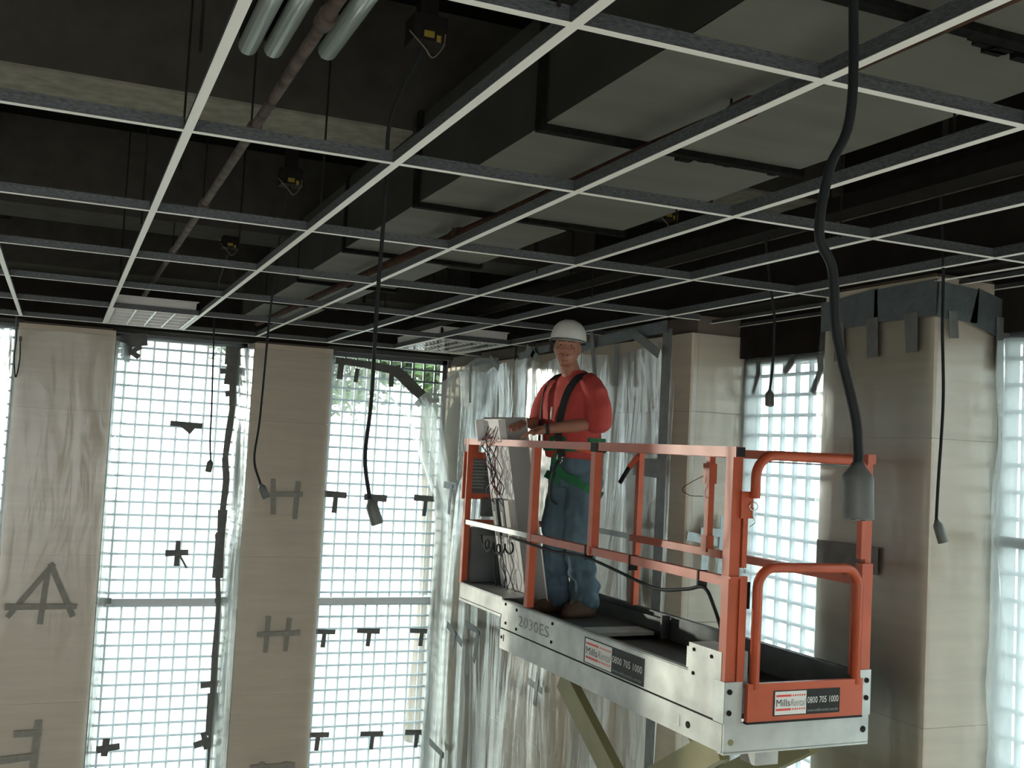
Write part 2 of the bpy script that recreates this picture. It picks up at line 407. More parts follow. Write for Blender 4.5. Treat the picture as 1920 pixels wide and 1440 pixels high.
tree(5.45, 24.5, 11.8, 2.5, 'darker tree standing behind the leafy one, filling the top of the second window', n=9000, seed=5)
# ================================================================== CEILING GRID
GX, GY = -.3443, .6767           # grid origin; 0.625 x 1.25 m cells
def gx(i): return GX + .625*i
def gy(j): return GY + 1.25*j
grid = empty('ceiling_grid', 0, 4, H)
tag(grid, 'white suspended-ceiling grid of tee bars, still without tiles, across the whole room', 'ceiling grid')
def tee_profile(mb, along, a, b, c, fw=.026, wh=.036):
    """inverted tee: white flange below, zinc web and bulb above"""
    def bx(s0, s1, z0, z1, mi):
        if along == 'y': mb.box(c+s0, c+s1, a, b, z0, z1, mi)
        else: mb.box(a, b, c+s0, c+s1, z0, z1, mi)
    bx(-fw/2, fw/2, H, H+.0015, 0); bx(-.0012, .0012, H+.0015, H+wh, 1); bx(-.004, .004, H+wh, H+wh+.007, 1)
    return mb
XA0, XA1, YA0, YA1 = -6, 6, -4, 7
for i in range(XA0, XA1+1):
    tee_profile(MB(), 'y', gy(YA0), gy(YA1)+.02, gx(i)).build('main_runner', ['tee_white', 'tee_web'], grid)
ct = None
for j in range(YA0, YA1+1):
    for i in range(XA0, XA1+1):
        if i == XA1:
            tee_profile(MB(), 'x', gx(i)+.013, XR-.02, gy(j), fw=.022, wh=.032).build('cross_tee', ['tee_white', 'tee_web'], grid)
            continue
        if ct is None:
            ct = tee_profile(MB(), 'x', .013, .612, 0, fw=.022, wh=.032).build('cross_tee', ['tee_white', 'tee_web'], grid)
            base = Vector((-0, -4, 0))
            ct.location = (gx(i), gy(j), 0)
        else: dup(ct, (gx(i), gy(j), 0), grid)
# edge trims above the window recesses
for y0, y1 in ((4.50, 5.78), (2.46, 3.74), (.42, 1.70)):
    for x in (3.78, 4.0):
        MB().box(x-.011, x+.011, y0, y1, H, H+.0015, 0).box(x+.009, x+.011, y0, y1, H+.0015, H+.025, 1).build('wall_angle', ['tee_white', 'tee_web'], grid)
MB().box(XR-.03, XR-.004, -4, 3.72, H, H+.0015, 0).build('wall_angle', ['tee_white', 'tee_web'], grid)
MB().box(gx(-6), XR-.03, gy(7)+.02, gy(7)+.045, H, H+.0015, 0).box(gx(-6), XR-.03, gy(7)+.043, gy(7)+.045, H, H+.03, 1).build('wall_angle', ['tee_white', 'tee_web'], grid)
# threaded hangers
hr = [(0, 1.3), (0, 3.0), (1, 2.55), (1, 3.75), (1, 4.85), (1, 6.2), (1, 7.3), (2, 1.9), (2, 4.0), (2, 6.1), (4, 2.2), (4, 3.65), (4, 4.85), (4, 6.3), (4, 7.8), (5, 3.3), (5, 5.4), (-1, 2.9), (-1, 5.2), (-2, 3.9), (6, 4.2), (6, 6.4)]
for i, y in hr:
    MB().tube([(gx(i)+.05*sin(y*9), y, H+.02), (gx(i)+.05*sin(y*9), y, H+1.05)], .004, 6).build('hanger_rod', 'dark_steel', grid)

# ================================================================== AIR DUCT
duct = empty('air_duct', 1.8, 3.0, H+.16); tag(duct, 'long galvanised air duct with dark flanged joints above the ceiling grid', 'air duct')
secs = [(-2.0, -.73, 1.33, 2.30), (-.73, .54, 1.33, 2.30), (.54, 1.81, 1.33, 2.30), (1.81, 3.02, 1.33, 2.30), (3.02, 4.29, 1.33, 2.30), (4.29, 5.56, 1.33, 2.09), (5.56, 6.83, 1.34, 1.98), (6.83, 8.1, 1.36, 1.90), (8.1, 9.37, 1.38, 1.86)]
zb = H+.155
for k, (y0, y1, xl, xr) in enumerate(secs):
    mb = MB()
    def pill(u, v, y0=y0, y1=y1, xl=xl, xr=xr, k=k):
        x = xl+(xr-xl)*u; y = y0+(y1-y0)*v
        return (x, y, zb+.012*sin(pi*u)*(cos(v*pi*3)*.7+.6*cos(v*pi*2)) + .004*noise.noise((x*4, y*3, k)))
    mb.grid(8, 14, pill)
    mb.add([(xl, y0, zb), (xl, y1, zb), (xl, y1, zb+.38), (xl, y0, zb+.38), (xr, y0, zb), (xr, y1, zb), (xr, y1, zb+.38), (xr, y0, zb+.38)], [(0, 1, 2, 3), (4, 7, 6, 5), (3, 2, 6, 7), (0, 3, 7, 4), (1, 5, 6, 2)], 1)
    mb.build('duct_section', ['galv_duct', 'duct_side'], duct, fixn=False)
    if k:
        f = MB(); y = y0; w2 = max(xr, secs[k-1][3])
        f.box(xl-.02, w2+.02, y-.020, y+.020, zb-.022, zb+.012).box(xl-.022, xl-.002, y-.018, y+.018, zb-.01, zb+.39).box(w2+.002, w2+.022, y-.018, y+.018, zb-.01, zb+.39)
        f.build('duct_flange', 'flange_dark', duct)
    # crumbs of sealant hanging at the joint
    f = MB()
    for q in range(10):
        x = xl+.5+random.random()*(xr-xl-.5); y = y0+.03+random.random()*.05; s = .006+.008*random.random()
        f.box(x-s*2, x+s*2, y-s, y+s, zb-.012, zb+.01)
    tag(f.build('sealant_crumbs', 'flange_dark', duct), kind='stuff')
for y in (.9, 2.4, 3.65, 4.9, 6.2, 7.5):
    xr = [s for s in secs if s[0] <= y < s[1]][0][3]
    MB().box(xr+.05, xr+.072, y-.002, y+.002, zb-.02, H+1.05).build('strap_hanger', 'dark_steel', duct)

# pipes
def pipe(name, pts, r, m, label, cat, fit=()):
    root = empty(name, *pts[0]); tag(root, label, cat)
    MB().tube(pts, r, 10).build('pipe_run', m, root)
    for q in fit:
        q = Vector(q); MB().tube([q-Vector((0, .04, 0)), q+Vector((0, .04, 0))], r*1.45, 10).build('pipe_coupling', m, root)
        MB().tube([q+Vector((0, .06, 0)), q+Vector((0, .06, H+1.05-q.z))], .004, 6).build('pipe_hanger', 'dark_steel', root)
pipe('conduit_pipe', [(.60, -2, H+.30), (.60, 10.3, H+.30)], .019, 'rust_pale', 'slim rusty pipe with pale patches running above the left of the grid', 'pipe', [(.6, 2.9, H+.3), (.6, 4.1, H+.3), (.6, 5.6, H+.3), (.6, 7.2, H+.3)])
pipe('brown_pipe', [(1.76, -2, H+.106), (1.70, 2.05, H+.106), (1.655, 2.9, H+.106), (1.635, 4.15, H+.106), (1.58, 5.8, H+.106), (1.52, 9.4, H+.106)], .021, 'rust', 'reddish brown pipe running under the middle of the air duct', 'pipe', [(1.68, 2.45, H+.106), (1.62, 4.6, H+.106)])
tr = empty('cable_tray', 3.16, 3, H+.28); tag(tr, 'dark steel cable tray above the grid near the right wall', 'cable tray')
MB().box(3.10, 3.24, -2, 10.2, H+.26, H+.264).build('tray_base', 'dark_steel', tr)
MB().box(3.10, 3.104, -2, 10.2, H+.264, H+.33).build('tray_side', 'dark_steel', tr); MB().box(3.236, 3.24, -2, 10.2, H+.264, H+.33).build('tray_side', 'rust', tr)
MB().box(3.236, 3.243, -2, 10.2, H+.255, H+.262).build('tray_edge', 'rust_pale', tr)
for y in (1.2, 3.0, 4.8, 6.6, 8.4):
    MB().tube([(3.17, y, H+.264), (3.17, y, H+1.05)], .005, 6).build('tray_hanger', 'dark_steel', tr)

# ------------------------------------------------------------------ unlit batten lamps near the top of the picture
def batten(x, y1, label):
    r = empty('batten_lamp', x, y1-.6, H+.5); tag(r, label, 'lamp', 'old tube lamps above the grid')
    MB().box(x-.03, x+.03, y1-1.22, y1, H+.53, H+.58).build('lamp_body', 'dark_steel', r)
    MB().tube([(x, y1-1.2, H+.5), (x, y1-.02, H+.5)], .034, 14).build('fluorescent_tube', 'tube_glass', r)
    for y in (y1-1.2, y1-.02): MB().box(x-.018, x+.018, y-.012, y+.012, H+.475, H+.535).build('lamp_holder', 'white_paint', r)
    MB().tube([(x, y1-.3, H+.58), (x, y1-.3, H+1.05)], .004, 6).build('lamp_rod', 'dark_steel', r)
batten(.515, 3.80, 'leftmost of the three unlit tube lamps above the grid')
batten(.600, 3.78, 'dim middle one of the three unlit tube lamps above the grid')
batten(.775, 3.70, 'rightmost of the three unlit tube lamps, just right of the rusty pipe')

# ------------------------------------------------------------------ recessed luminaires
def luminaire(i, j, label, kind):
    x0, x1 = gx(i)+.014, gx(i+1)-.014; y0, y1 = gy(j)+.012, gy(j+1)-.012; z = H+.003
    r = empty('recessed_light', (x0+x1)/2, (y0+y1)/2, z); tag(r, label, 'ceiling light')
    MB().box(x0, x0+.018, y0, y1, z, z+.09).box(x1-.018, x1, y0, y1, z, z+.09).box(x0, x1, y0, y0+.018, z, z+.09).box(x0, x1, y1-.018, y1, z, z+.09).box(x0, x1, y0, y1, z+.09, z+.1).build('housing', 'white_paint', r)
    n = 4; bw = (x1-x0-.05)/n
    for k in range(n):
        xa = x0+.025+bw*k; 
        def fn(u, v, xa=xa):
            t = pi*u; return (xa+bw*.5-bw*.47*cos(t), y0+.02+(y1-y0-.04)*v, z+.015+.06*sin(t))
        MB().grid(10, 1, fn).build('reflector_trough', 'mirror_alu', r, fixn=False)
        MB().tube([(xa+bw/2, y0+.05, z+.045), (xa+bw/2, y1-.05, z+.045)], .009, 10).build('fluorescent_tube', 'tube_glass', r)
        if k: MB().box(xa-.006, xa+.006, y0+.02, y1-.02, z, z+.02).build('louvre_rib', 'white_paint', r)
    m = 13 if kind else 5
    for q in range(1, m):
        y = y0 + (y1-y0)*q/m
        MB().hexa([(x0+.02, y-.007, z), (x1-.02, y-.007, z), (x1-.02, y+.007, z), (x0+.02, y+.007, z), (x0+.02, y-.0015, z+.03), (x1-.02, y-.0015, z+.03), (x1-.02, y+.0015, z+.03), (x0+.02, y+.0015, z+.03)]).build('louvre_blade', 'mirror_alu' if kind else 'white_paint', r)
luminaire(1, 6, 'recessed tube light in the grid above the left window', 0)
luminaire(5, 6, 'recessed louvred light in the grid near the corner above the second window', 1)

# ================================================================== POWER DROPS
def junction(x, y, label):
    r = empty('junction_box', x, y, H+.42); tag(r, label, 'junction box', 'junction boxes under the slab')
    z = H+.42
    MB().box(x-.055, x+.055, y-.05, y+.05, z, z+.085).build('box_body', 'dark_steel', r)
    MB().box(x-.03, x+.03, y-.025, y+.025, z+.085, H+1.05).build('box_drop', 'dark_steel', r)
    MB().box(x-.022, x+.012, y-.055, y-.05, z+.01, z+.03).box(x+.02, x+.034, y-.056, y-.05, z, z+.02).build('connector', 'yellow_plastic', r)
    MB().tube(smooth_path([(x-.07, y-.05, z+.02), (x-.02, y-.06, z-.03), (x+.01, y-.055, z-.055), (x+.045, y-.05, z-.01), (x+.05, y-.05, z+.03)], 6), .0022, 5).build('loose_wire', 'copper_wire', r)
junction(1.0, 3.25, 'junction box with a yellow connector near the top of the picture')
junction(1.0, 5.45, 'junction box with a yellow connector above the second row of cross bars')
junction(1.0, 7.55, 'furthest junction box of the left row, over the grid')
junction(2.95, 5.0, 'junction box with a yellow tag right of the air duct')

def cord(pts, r, sock, label, tip=Vector((.02, -.01, -.1)), sw=.022, straight=False):
    root = empty('hanging_cord', *pts[0]); tag(root, label, 'power cord', 'power cords dangling through the ceiling grid')
    root.location = (pts[-1][0], pts[-1][1], pts[-1][2]+ZC)
    MB().tube(smooth_path(pts, 8), r, 8).build('cable', 'black_rubber', root)
    a = Vector(pts[-1]); d = tip.normalized(); L = tip.length
    up = Vector((0, 1, 0)); sd = d.cross(up).normalized(); up = sd.cross(d)
    rings = []
    for t, wx, wy in ((0, .35, .4), (.08, .5, .5), (.22, .95, .8), (.3, 1, .85), (.97, 1, .85), (1, .9, .75)):
        ring = []
        for k in range(12):
            an = 2*pi*k/12; cx, cy = cos(an), sin(an)
            m_ = max(abs(cx), abs(cy)); q = .55+.45*m_
            ring.append(a + d*L*t + sd*sw*wx*cx/q + up*sw*wy*cy/q)
        rings.append(ring)
    so_ = MB().loft(rings).build('socket', 'socket_grey', root)
    e = a + d*L*1.0
    for s in (-1, 1): MB().tube([e - d*.004 + sd*sw*.4*s, e + d*.0006 + sd*sw*.4*s], sw*.16, 8).build('socket_hole', 'hole', so_)
cord([(1.0, 3.25, H+.42), (.97, 3.5, H+.25), (.99, 3.58, H+.02), (.985, 3.59, .5), (.985, 3.59, .15), (.975, 3.59, -.05), (1.0, 3.59, -.195)], .0075, 1, 'thick power cord with grey socket in front of the second window', Vector((.028, -.02, -.085)), .021)
cord([(1.0, 5.45, H+.42), (1.01, 5.7, H+.2), (.99, 5.74, .6), (.975, 5.74, .1), (.96, 5.74, -.12), (1.0, 5.74, -.25)], .0065, 1, 'power cord with socket in front of the H-marked column', Vector((.035, -.01, -.075)), .021)
cord([(1.0, 7.55, H+.42), (1.04, 8.45, H+.2), (1.06, 8.52, .6), (1.075, 8.52, .2), (1.08, 8.52, -.05), (1.095, 8.52, -.2)], .0065, 1, 'thin power cord with small socket hanging before the left window', Vector((-.015, -.01, -.095)), .024)
cord([(3.62, 8.4, H+.5), (3.60, 8.5, H+.1), (3.585, 8.5, .6), (3.58, 8.5, .4), (3.575, 8.5, .33)], .006, 1, 'thin power cord hanging behind the worker above the loose fixture', Vector((0, -.01, -.08)), .02)
cord([(3.17, 4.4, H+.3), (3.25, 4.45, H+.06), (3.285, 4.45, .75), (3.29, 4.45, .6), (3.285, 4.45, .45), (3.275, 4.45, .365)], .0065, 1, 'power cord with socket hanging before the narrow bright window by the column', Vector((-.012, -.02, -.08)), .022)
cord([(3.3, 3.4, H+.5), (3.40, 3.45, H+.1), (3.41, 3.45, .6), (3.425, 3.45, .3), (3.41, 3.45, -.05), (3.405, 3.45, -.2)], .0065, 1, 'power cord with socket hanging in front of the lit side of the right column', Vector((.022, -.02, -.095)), .021)
cord([(1.02, 1.2, H+.5), (1.20, 1.44, H+.1), (1.207, 1.44, .62), (1.165, 1.44, .50), (1.148, 1.44, .388), (1.178, 1.44, .33), (1.192, 1.44, .22), (1.235, 1.44, .09), (1.245, 1.44, .03), (1.245, 1.44, .008)], .0085, 1, 'thick blurred-looking black cord and big grey socket nearest the camera', Vector((-.006, -.012, -.095)), .026)
cord([(-.38, 9.45, H+.03), (-.385, 9.9, .72), (-.40, 10.2, .55), (-.375, 10.2, .40), (-.355, 10.2, .55), (-.36, 10.15, .70)], .006, 1, 'looped black cord hanging at the left edge', Vector((.0, -.02, .05)), .012)
# ================================================================== PLASTIC SHEETS
def sheet(name, nu, nv, fn, m, label, keep=None):
    o = MB().grid(nu, nv, fn, keep=keep).build(name, m, fixn=False)
    return tag(o, label, 'plastic sheet')
nz = noise.noise
ZT = H-.02
# column A (left): sheet over the face, its right edge billowing out into the window
def s1(u, v):
    z = FL+.02+(ZT-FL-.02)*v
    edge = .06+.05*nz((z*.9, 3, 1))+.07*(1-abs(2*((z+3)/4)-1) if z > -3 else 0)
    x = -.40+(.84+edge)*u
    y = YF-.010-.005*abs(nz((x*2.3, z*1.4, 0)))-(.003*nz((x*6, z*2.5, 4)))
    if u > .93: y += .12*(u-.93)/.07*(.5+.5*nz((z*1.7, 9, 0)))-.02
    return (x, y, z)
sheet('plastic_sheet', 46, 90, s1, 'sheet_clear', 'clear plastic sheet over the A-marked column at the left edge')
# strip hanging in the reveal to the left of column A
def s1b(u, v):
    z = FL+.02+(ZT-FL-.02)*v
    return (-.44-.17*u+.03*nz((z*1.1, u*2, 5)), YF+.02+.36*u+.03*nz((z*1.5, u*4, 8)), z)
sheet('plastic_sheet', 8, 80, s1b, 'sheet_milky', 'strip of plastic sheet left of the A-marked column')
# column H: from the taped line on the lattice, across the reveal, over the face
def s2a(u, v):
    z = FL+.02+(ZT-FL-.02)*v; t = u
    p = Vector((1.575+.025*nz((z*.8, 1, 2)), YG-.055, z)).lerp(Vector((1.665, YF-.015, z)), t)
    p.x -= .05*sin(pi*t)*(.6+nz((z*1.3, t*2, 7))); p.y -= .04*sin(pi*t)*nz((z*2.1, t*3, 2))
    return p
sheet('plastic_sheet', 18, 100, s2a, 'sheet_milky', 'milky plastic strip between the ragged tape line and the H-marked column')
def s2(u, v):
    z = FL+.02+(ZT-FL-.02)*v; x = 1.665+.79*u
    return (x, YF-.010-.005*abs(nz((x*2.1+z*.6, z*.7, 3)))-.003*nz((x*7, z*2, 1)), z)
sheet('plastic_sheet', 40, 100, s2, 'sheet_clear', 'clear plastic sheet over the face of the H-marked column')
def s1c(u, v):
    z = FL+.02+(ZT-.06-FL)*v; k = max(0, min(1, (z+3)/3.6))
    p = Vector((.43, YF+.02, z)).lerp(Vector((.50+.07*k+.03*nz((z*1.2, 4, 4)), YG-.09, z)), u)
    p.x += .03*sin(pi*u)*nz((z*1.6, u*2, 3)); p.y -= .05*sin(pi*u)*nz((z*1.9, u*3, 6))
    return p
sheet('plastic_sheet', 14, 90, s1c, 'sheet_milky', 'milky plastic strip hanging along the left side of the left window')
# big loose drape in the corner beside the second window
def s3(u, v):
    z = FL+.02+v*5.75
    # outer (left) edge follows the photo: a corner pulled up and left at the top
    if z > .42: xl = 3.20+(.57-z)*.6
    elif z > -.57: xl = 3.27+(.42-z)*.44
    else: xl = 3.71+.03*nz((z*1.4, 0, 0))+.02*min(1, (-.57-z))
    zt = z
    if z > .30:                      # the upper edge sags between two fixings
        k = (z-.30)/(.75-.30)
        top = .57-.28*sin(pi*min(1, u*1.6)/2)*(1 if u < .62 else 1) + (.62*max(0, u-.35)/.65)
        zt = .30+(min(top, .80)-.30)*k
    a = Vector((xl, YG-.10, zt)); b = Vector((XR-.03, 8.95+.15*nz((z*.5, 2, 2)), zt))
    p = a.lerp(b, u**1.2)
    f = .05*sin(u*19+1.2*nz((z*.8, u*2, 1)))*(.35+.65*min(1, max(0, (.5-z)/2)))
    p.x += f*.8-.10*sin(pi*u); p.y += f*.5
    return p
sheet('plastic_drape', 60, 90, s3, 'sheet_milky', 'loose milky plastic drape pulled across the corner beside the second window')
# right wall: long sheet with hanging folds
def s4(u, v):
    y = 9.75-3.93*u
    top = .74+.035*abs(sin(y*2.4))-.05*abs(sin(y*1.1+.4)) + .02*nz((y*3, 0, 0))
    z = FL+.02+(top-FL-.02)*v
    dn = min(1, max(0, (top-z)/2.6))
    g = nz((y*1.5+.25*z, z*.25, 0)); g2 = nz((y*4.2+.5*nz((z*.6, y, 0)), z*.30, 5)); g3 = nz((y*11+.6*nz((z*1.1, y, 0)), z*.6, 9))
    f = (.045+.06*dn)*g + (.022+.035*dn)*g2 + .012*g3
    pk = .035*abs(sin(y*2.4))*max(0, 1-(top-z)*3)
    return (XR-.085-.05*dn+f*.9-pk, y+.05*g2*dn, z)
sheet('plastic_sheet', 150, 110, s4, 'sheet_wall', 'large creased plastic sheet hanging in folds on the right wall behind the worker')
# reveal left of the narrow bright window
def s5(u, v):
    z = FL+.02+(.80-FL-.02)*v; x = XR+.0+.42*u
    return (x, 5.765-.012*abs(nz((x*4, z*.9, 2)))-.006*nz((x*11, z*3, 0))-.03*u*abs(nz((z*2, 2, 2))), z)
sheet('plastic_sheet', 16, 80, s5, 'sheet_clear', 'clear plastic sheet on the lit strip between the big sheet and the narrow bright window')
# right column, face and lit side, loose edge by the right-hand window
def s6(u, v):
    z = FL+.02+(.83-FL-.02)*v
    if u < .5:
        t = u/.5; y = 4.52-.79*t
        return (XR-.012-.006*abs(nz((y*2.2, z*1.1, 4)))-.003*nz((y*7, z*2, 6))-.02*(1-t)*abs(nz((z*1.3, 4, 4))), y, z)
    t = (u-.5)/.5; x = XR-.016+.46*t
    yy = 3.722-.012*abs(nz((x*3, z*1.2, 1)))
    if t > .8: yy -= .10*(t-.8)/.2*(.5+abs(nz((z*2.2, 1, 7)))); x += .02*nz((z*3.1, 5, 5))
    return (x, yy, z)
sheet('plastic_sheet', 64, 90, s6, 'sheet_clear', 'clear plastic sheet wrapped round the broad right-hand column')
def s7(u, v):
    z = FL+.02+(.62-FL-.02)*v; t = u
    return (XG-.10-.05*sin(pi*t)+.035*nz((z*2.6, t*4, 3)), 3.69-.26*t+.03*nz((z*1.8, t*3, 1)), z)
sheet('plastic_sheet', 18, 120, s7, 'film_crumpled', 'crumpled plastic strip along the window at the right edge')

# ================================================================== ADHESIVE TAPE
rt = random.Random(3)
def strip(mb, o, xd, nd, pts, wd, lift_=.004):
    """tape ribbon through 2-D points (a, z) on the plane through o spanned by xd and z"""
    o = Vector(o); xd = Vector(xd); nd = Vector(nd); P = [o + xd*a + Vector((0, 0, b)) for a, b in pts]
    for i in range(len(P)-1):
        d = (P[i+1]-P[i]).normalized(); s = d.cross(nd).normalized()*wd/2; n0 = nd*lift_; n1 = nd*(lift_+.003)
        j0 = 1+rt.uniform(-.12, .12); j1 = 1+rt.uniform(-.12, .12)
        a, b = P[i]-d*.012, P[i+1]+d*.012
        mb.hexa([a-s*j0+n0, a+s*j0+n0, b+s*j1+n0, b-s*j1+n0, a-s*j0+n1, a+s*j0+n1, b+s*j1+n1, b-s*j1+n1])
def mark(o, xd, nd, strips, label, m='tape', wd=.045, group=None):
    root = empty('tape_mark', *o); tag(root, label, 'tape', group)
    for k, s in enumerate(strips):
        w_ = wd
        if isinstance(s[0], (int, float)): w_, s = s[0], s[1]
        mb = MB(); strip(mb, o, xd, nd, s, w_, .004+.004*k); mb.build('tape_strip', m, root)
    return root
FX, FN = (1, 0, 0), (0, -1, 0)
yl = YG-.062; yc = YF-.016
Tb = [(.07, [(-.09, 0), (.09, .005)]), (.04, [(0, 0), (-.005, -.16)])]
mark((1.14, yl, .07), FX, FN, [(.055, [(-.14, .01), (.14, .0)]), (.07, [(-.02, 0), (.05, -.05)])], 'flat strip of grey tape high on the left window lattice', 'tape')
mark((1.14, yl, -1.17), FX, FN, [(.06, [(-.1, .0), (.09, .01)]), (.05, [(.0, .11), (.0, -.11)]), (.02, [(.03, -.03), (.09, -.13)])], 'cross of grey tape in the middle of the left window')
mark((.63, yl, -2.98), FX, FN, [(.06, [(-.08, -.02), (.1, .0)]), (.06, [(-.01, .07), (-.02, -.07)])], 'small tape cross low at the left side of the left window')
mark((1.50, yl, -2.98), FX, FN, [(.06, [(-.07, -.03), (.08, .02)]), (.05, [(0, .08), (.04, -.06)])], 'small tape cross low at the right side of the left window')
mark((.57, yl, .74), FX, FN, [(.05, [(-.08, .06), (.08, -.04)]), (.05, [(-.06, -.05), (.09, .05)]), (.05, [(.0, .08), (-.02, -.09)]), (.05, [(-.16, .0), (-.02, .0)])], 'star of tape strips in the upper left corner of the left window')
mark((.55, yl-.01, .83), FX, FN, [(.12, [(-.10, .0), (.16, .04)])], 'dark tape across the top left corner of the left window')
# ragged line down the right side of the left window
root = empty('tape_line', 1.58, yl, FL); tag(root, 'ragged vertical line of dark tape down the right side of the left window', 'tape')
tl = [(1.60, .86), (1.60, .70), (1.585, .50), (1.60, .29), (1.575, .0), (1.56, -.24), (1.585, -.45), (1.57, -.75), (1.575, -.97), (1.565, -1.39), (1.60, -1.75), (1.59, -2.16), (1.60, -2.52), (1.605, -2.9), (1.61, -3.4), (1.61, -4.2), (1.61, -4.9)]
for k in range(len(tl)-1):
    mb = MB(); strip(mb, (-.035, yl-.03, 0), FX, FN, [tl[k], tl[k+1]], [.20, .16, .07, .06, .06, .07, .06, .09, .11, .05, .06, .06, .10, .05, .05, .05][k], .004+.0005*k); mb.build('tape_strip', 'tape', root)
for a, b, l_ in ((1.50, .62, .14), (1.52, .40, 0.05), (1.54, -1.0, .10), (1.52, -2.43, .14), (1.58, -1.62, .1), (1.70, .52, .06)):
    mb = MB(); strip(mb, (0, yl-.036, 0), FX, FN, [(a-l_/2, b), (a+l_/2, b+.01)], .055); mb.build('tape_strip', 'tape', root)
mb = MB(); strip(mb, (0, yl-.036, 0), FX, FN, [(1.635, .60), (1.63, .44)], .05); mb.build('tape_strip', 'tape', root)
mark((.50, yl-.01, -1.62), FX, FN, [(.06, [(-.06, 0), (.06, 0)]), (.03, [(-.02, 0), (-.05, -.2)])], 'bit of tape on the transom at the left edge of the left window')
# second window
for (x, z), lb in (((2.65, -.56), 'left tape tee in the upper row on the second window'), ((3.08, -.58), 'middle tape tee in the upper row, behind the thick cord socket'), ((3.62, -.57), 'right tape tee in the upper row, at the foot of the loose drape'),
                   ((2.62, -1.95), 'left tape tee just below the transom of the second window'), ((3.09, -1.95), 'middle tape tee just below the transom of the second window'), ((3.66, -1.96), 'right tape tee just below the transom of the second window'),
                   ((2.62, -2.98), 'left tape tee in the lowest row on the second window'), ((3.19, -3.0), 'middle tape tee in the lowest row on the second window'), ((3.67, -3.01), 'right tape tee in the lowest row on the second window')):
    mark((x, yl, z), FX, FN, [(.065 if z > -1 else .05, [(-.11, .01), (.11, .0)]), (.045, [(.01, 0), (-.0, -.17 if z > -1 else -.14)])], lb, group='tape tees on the second window')
root = empty('tape_line', 3.1, yl, .45); tag(root, 'broad band of tape along the sagging top edge of the film on the second window', 'tape')
tl = [(2.58, .82), (2.90, .80), (3.21, .765), (3.30, .70), (3.44, .58), (3.62, .445)]
for k in range(len(tl)-1):
    mb = MB(); strip(mb, (0, yl-.004, 0), FX, FN, [tl[k], tl[k+1]], [.07, .09, .12, .12, .11][k], .004+.001*k); mb.build('tape_strip', 'tape', root)
for a, b, c, d, w_ in ((2.63, .82, 2.62, .64, .06), (2.80, .74, 2.79, .62, .05), (3.17, .72, 3.17, .60, .05), (3.52, .48, 3.47, .42, .07), (3.56, .47, 3.70, .48, .05)):
    mb = MB(); strip(mb, (0, yl-.014, 0), FX, FN, [(a, b), (c, d)], w_); mb.build('tape_strip', 'tape', root)
# letters on the columns
mark((-.03, yc, -1.5), FX, FN, [[(.07, .27), (-.26, -.18)], [(.05, .27), (.26, -.18)], [(.03, .2), (.0, -.24)], [(-.28, -.10), (.28, -.10)]], 'letter A of grey tape on the left column', wd=.05, m='tape_col')
mark((-.06, yc, -2.8), FX, FN, [[(.08, .2), (.06, -.35)], [(-.1, .1), (.1, .1)], [(-.2, -.12), (.06, -.1)]], 'letter F of grey tape low on the left column', wd=.06, m='tape_col')
mark((2.06, yc, -.56), FX, FN, [[(-.13, .15), (-.11, -.17)], [(.11, .13), (.10, -.21)], [(-.15, .01), (.15, .02)]], 'upper letter H of grey tape on the second column', wd=.05, m='tape_col')
mark((2.07, yc, -1.87), FX, FN, [[(-.10, .15), (-.11, -.17)], [(.10, .13), (.08, -.16)], [(-.19, -.01), (.2, .0)]], 'lower letter H of grey tape on the second column', wd=.045, m='tape_col')
mark((2.10, yc, -3.13), FX, FN, [[(-.2, 0), (.2, .0)], [(-.1, .04), (-.12, -.25)], [(.12, .03), (.1, -.25)]], 'lowest grey tape mark on the second column, cut by the bottom edge', wd=.055, m='tape_col')
# right wall
RX, RN = (0, -1, 0), (-1, 0, 0); xw = XR-.20
mark((xw, 9.55, -.37), RX, RN, [(.06, [(-.2, 0), (.14, .0)]), (.06, [(.02, 0), (-.02, -.26)])], 'tape tee on the plastic left of the orange sign plate', 'tape_blue')
mark((xw+.02, 9.30, -1.70), RX, RN, [(.06, [(-.2, 0.04), (.2, -.06)]), (.06, [(.02, 0), (-.05, -.22)])], 'tape tee on the plastic left of the lift platform corner', 'tape_blue')
mark((xw, 8.72, -1.58), RX, RN, [(.06, [(-.25, .02), (.16, .0)]), (.06, [(.06, 0), (.0, -.26)])], 'tape tee on the plastic just below the lift extension', 'tape_blue')
mark((xw, 7.45, -1.78), RX, RN, [(.05, [(-.12, .02), (.12, .0)]), (.05, [(.05, .1), (.02, -.12)])], 'small tape mark on the plastic below the stencilled number', 'tape_blue')
mark((xw, 9.50, -2.80), RX, RN, [(.06, [(-.25, .0), (.14, -.02)]), (.06, [(.1, 0), (.06, -.3)])], 'tape tee low on the plastic at the bottom of the picture', 'tape_blue')
top = empty('tape_line', XR-.12, 7.7, .6); tag(top, 'dark bunched tape and straps holding up the big wall sheet', 'tape')
for y, z0, z1, w_, dy in ((9.30, .78, .42, .045, .05), (8.80, .80, .70, .05, .2), (8.0, .83, .74, .06, .22), (7.85, .80, .70, .05, -.1), (6.85, .88, .50, .05, .10), (6.45, .74, .48, .06, .0), (6.2, .80, .66, .07, .3)):
    mb = MB(); strip(mb, (XR-.17, 0, 0), RX, RN, [(-y, z0), (-y+dy, z1)], w_); mb.build('tape_strip', 'tape', top)
for a, b, z, w_ in ((9.3, 8.75, .76, .03), (8.2, 7.6, .78, .06), (7.2, 6.8, .76, .06), (6.75, 5.85, .80, .07)):
    mb = MB(); strip(mb, (XR-.15, 0, 0), RX, RN, [(-a, z), (-b, z+.03)], w_); mb.build('tape_strip', 'tape_blue', top)
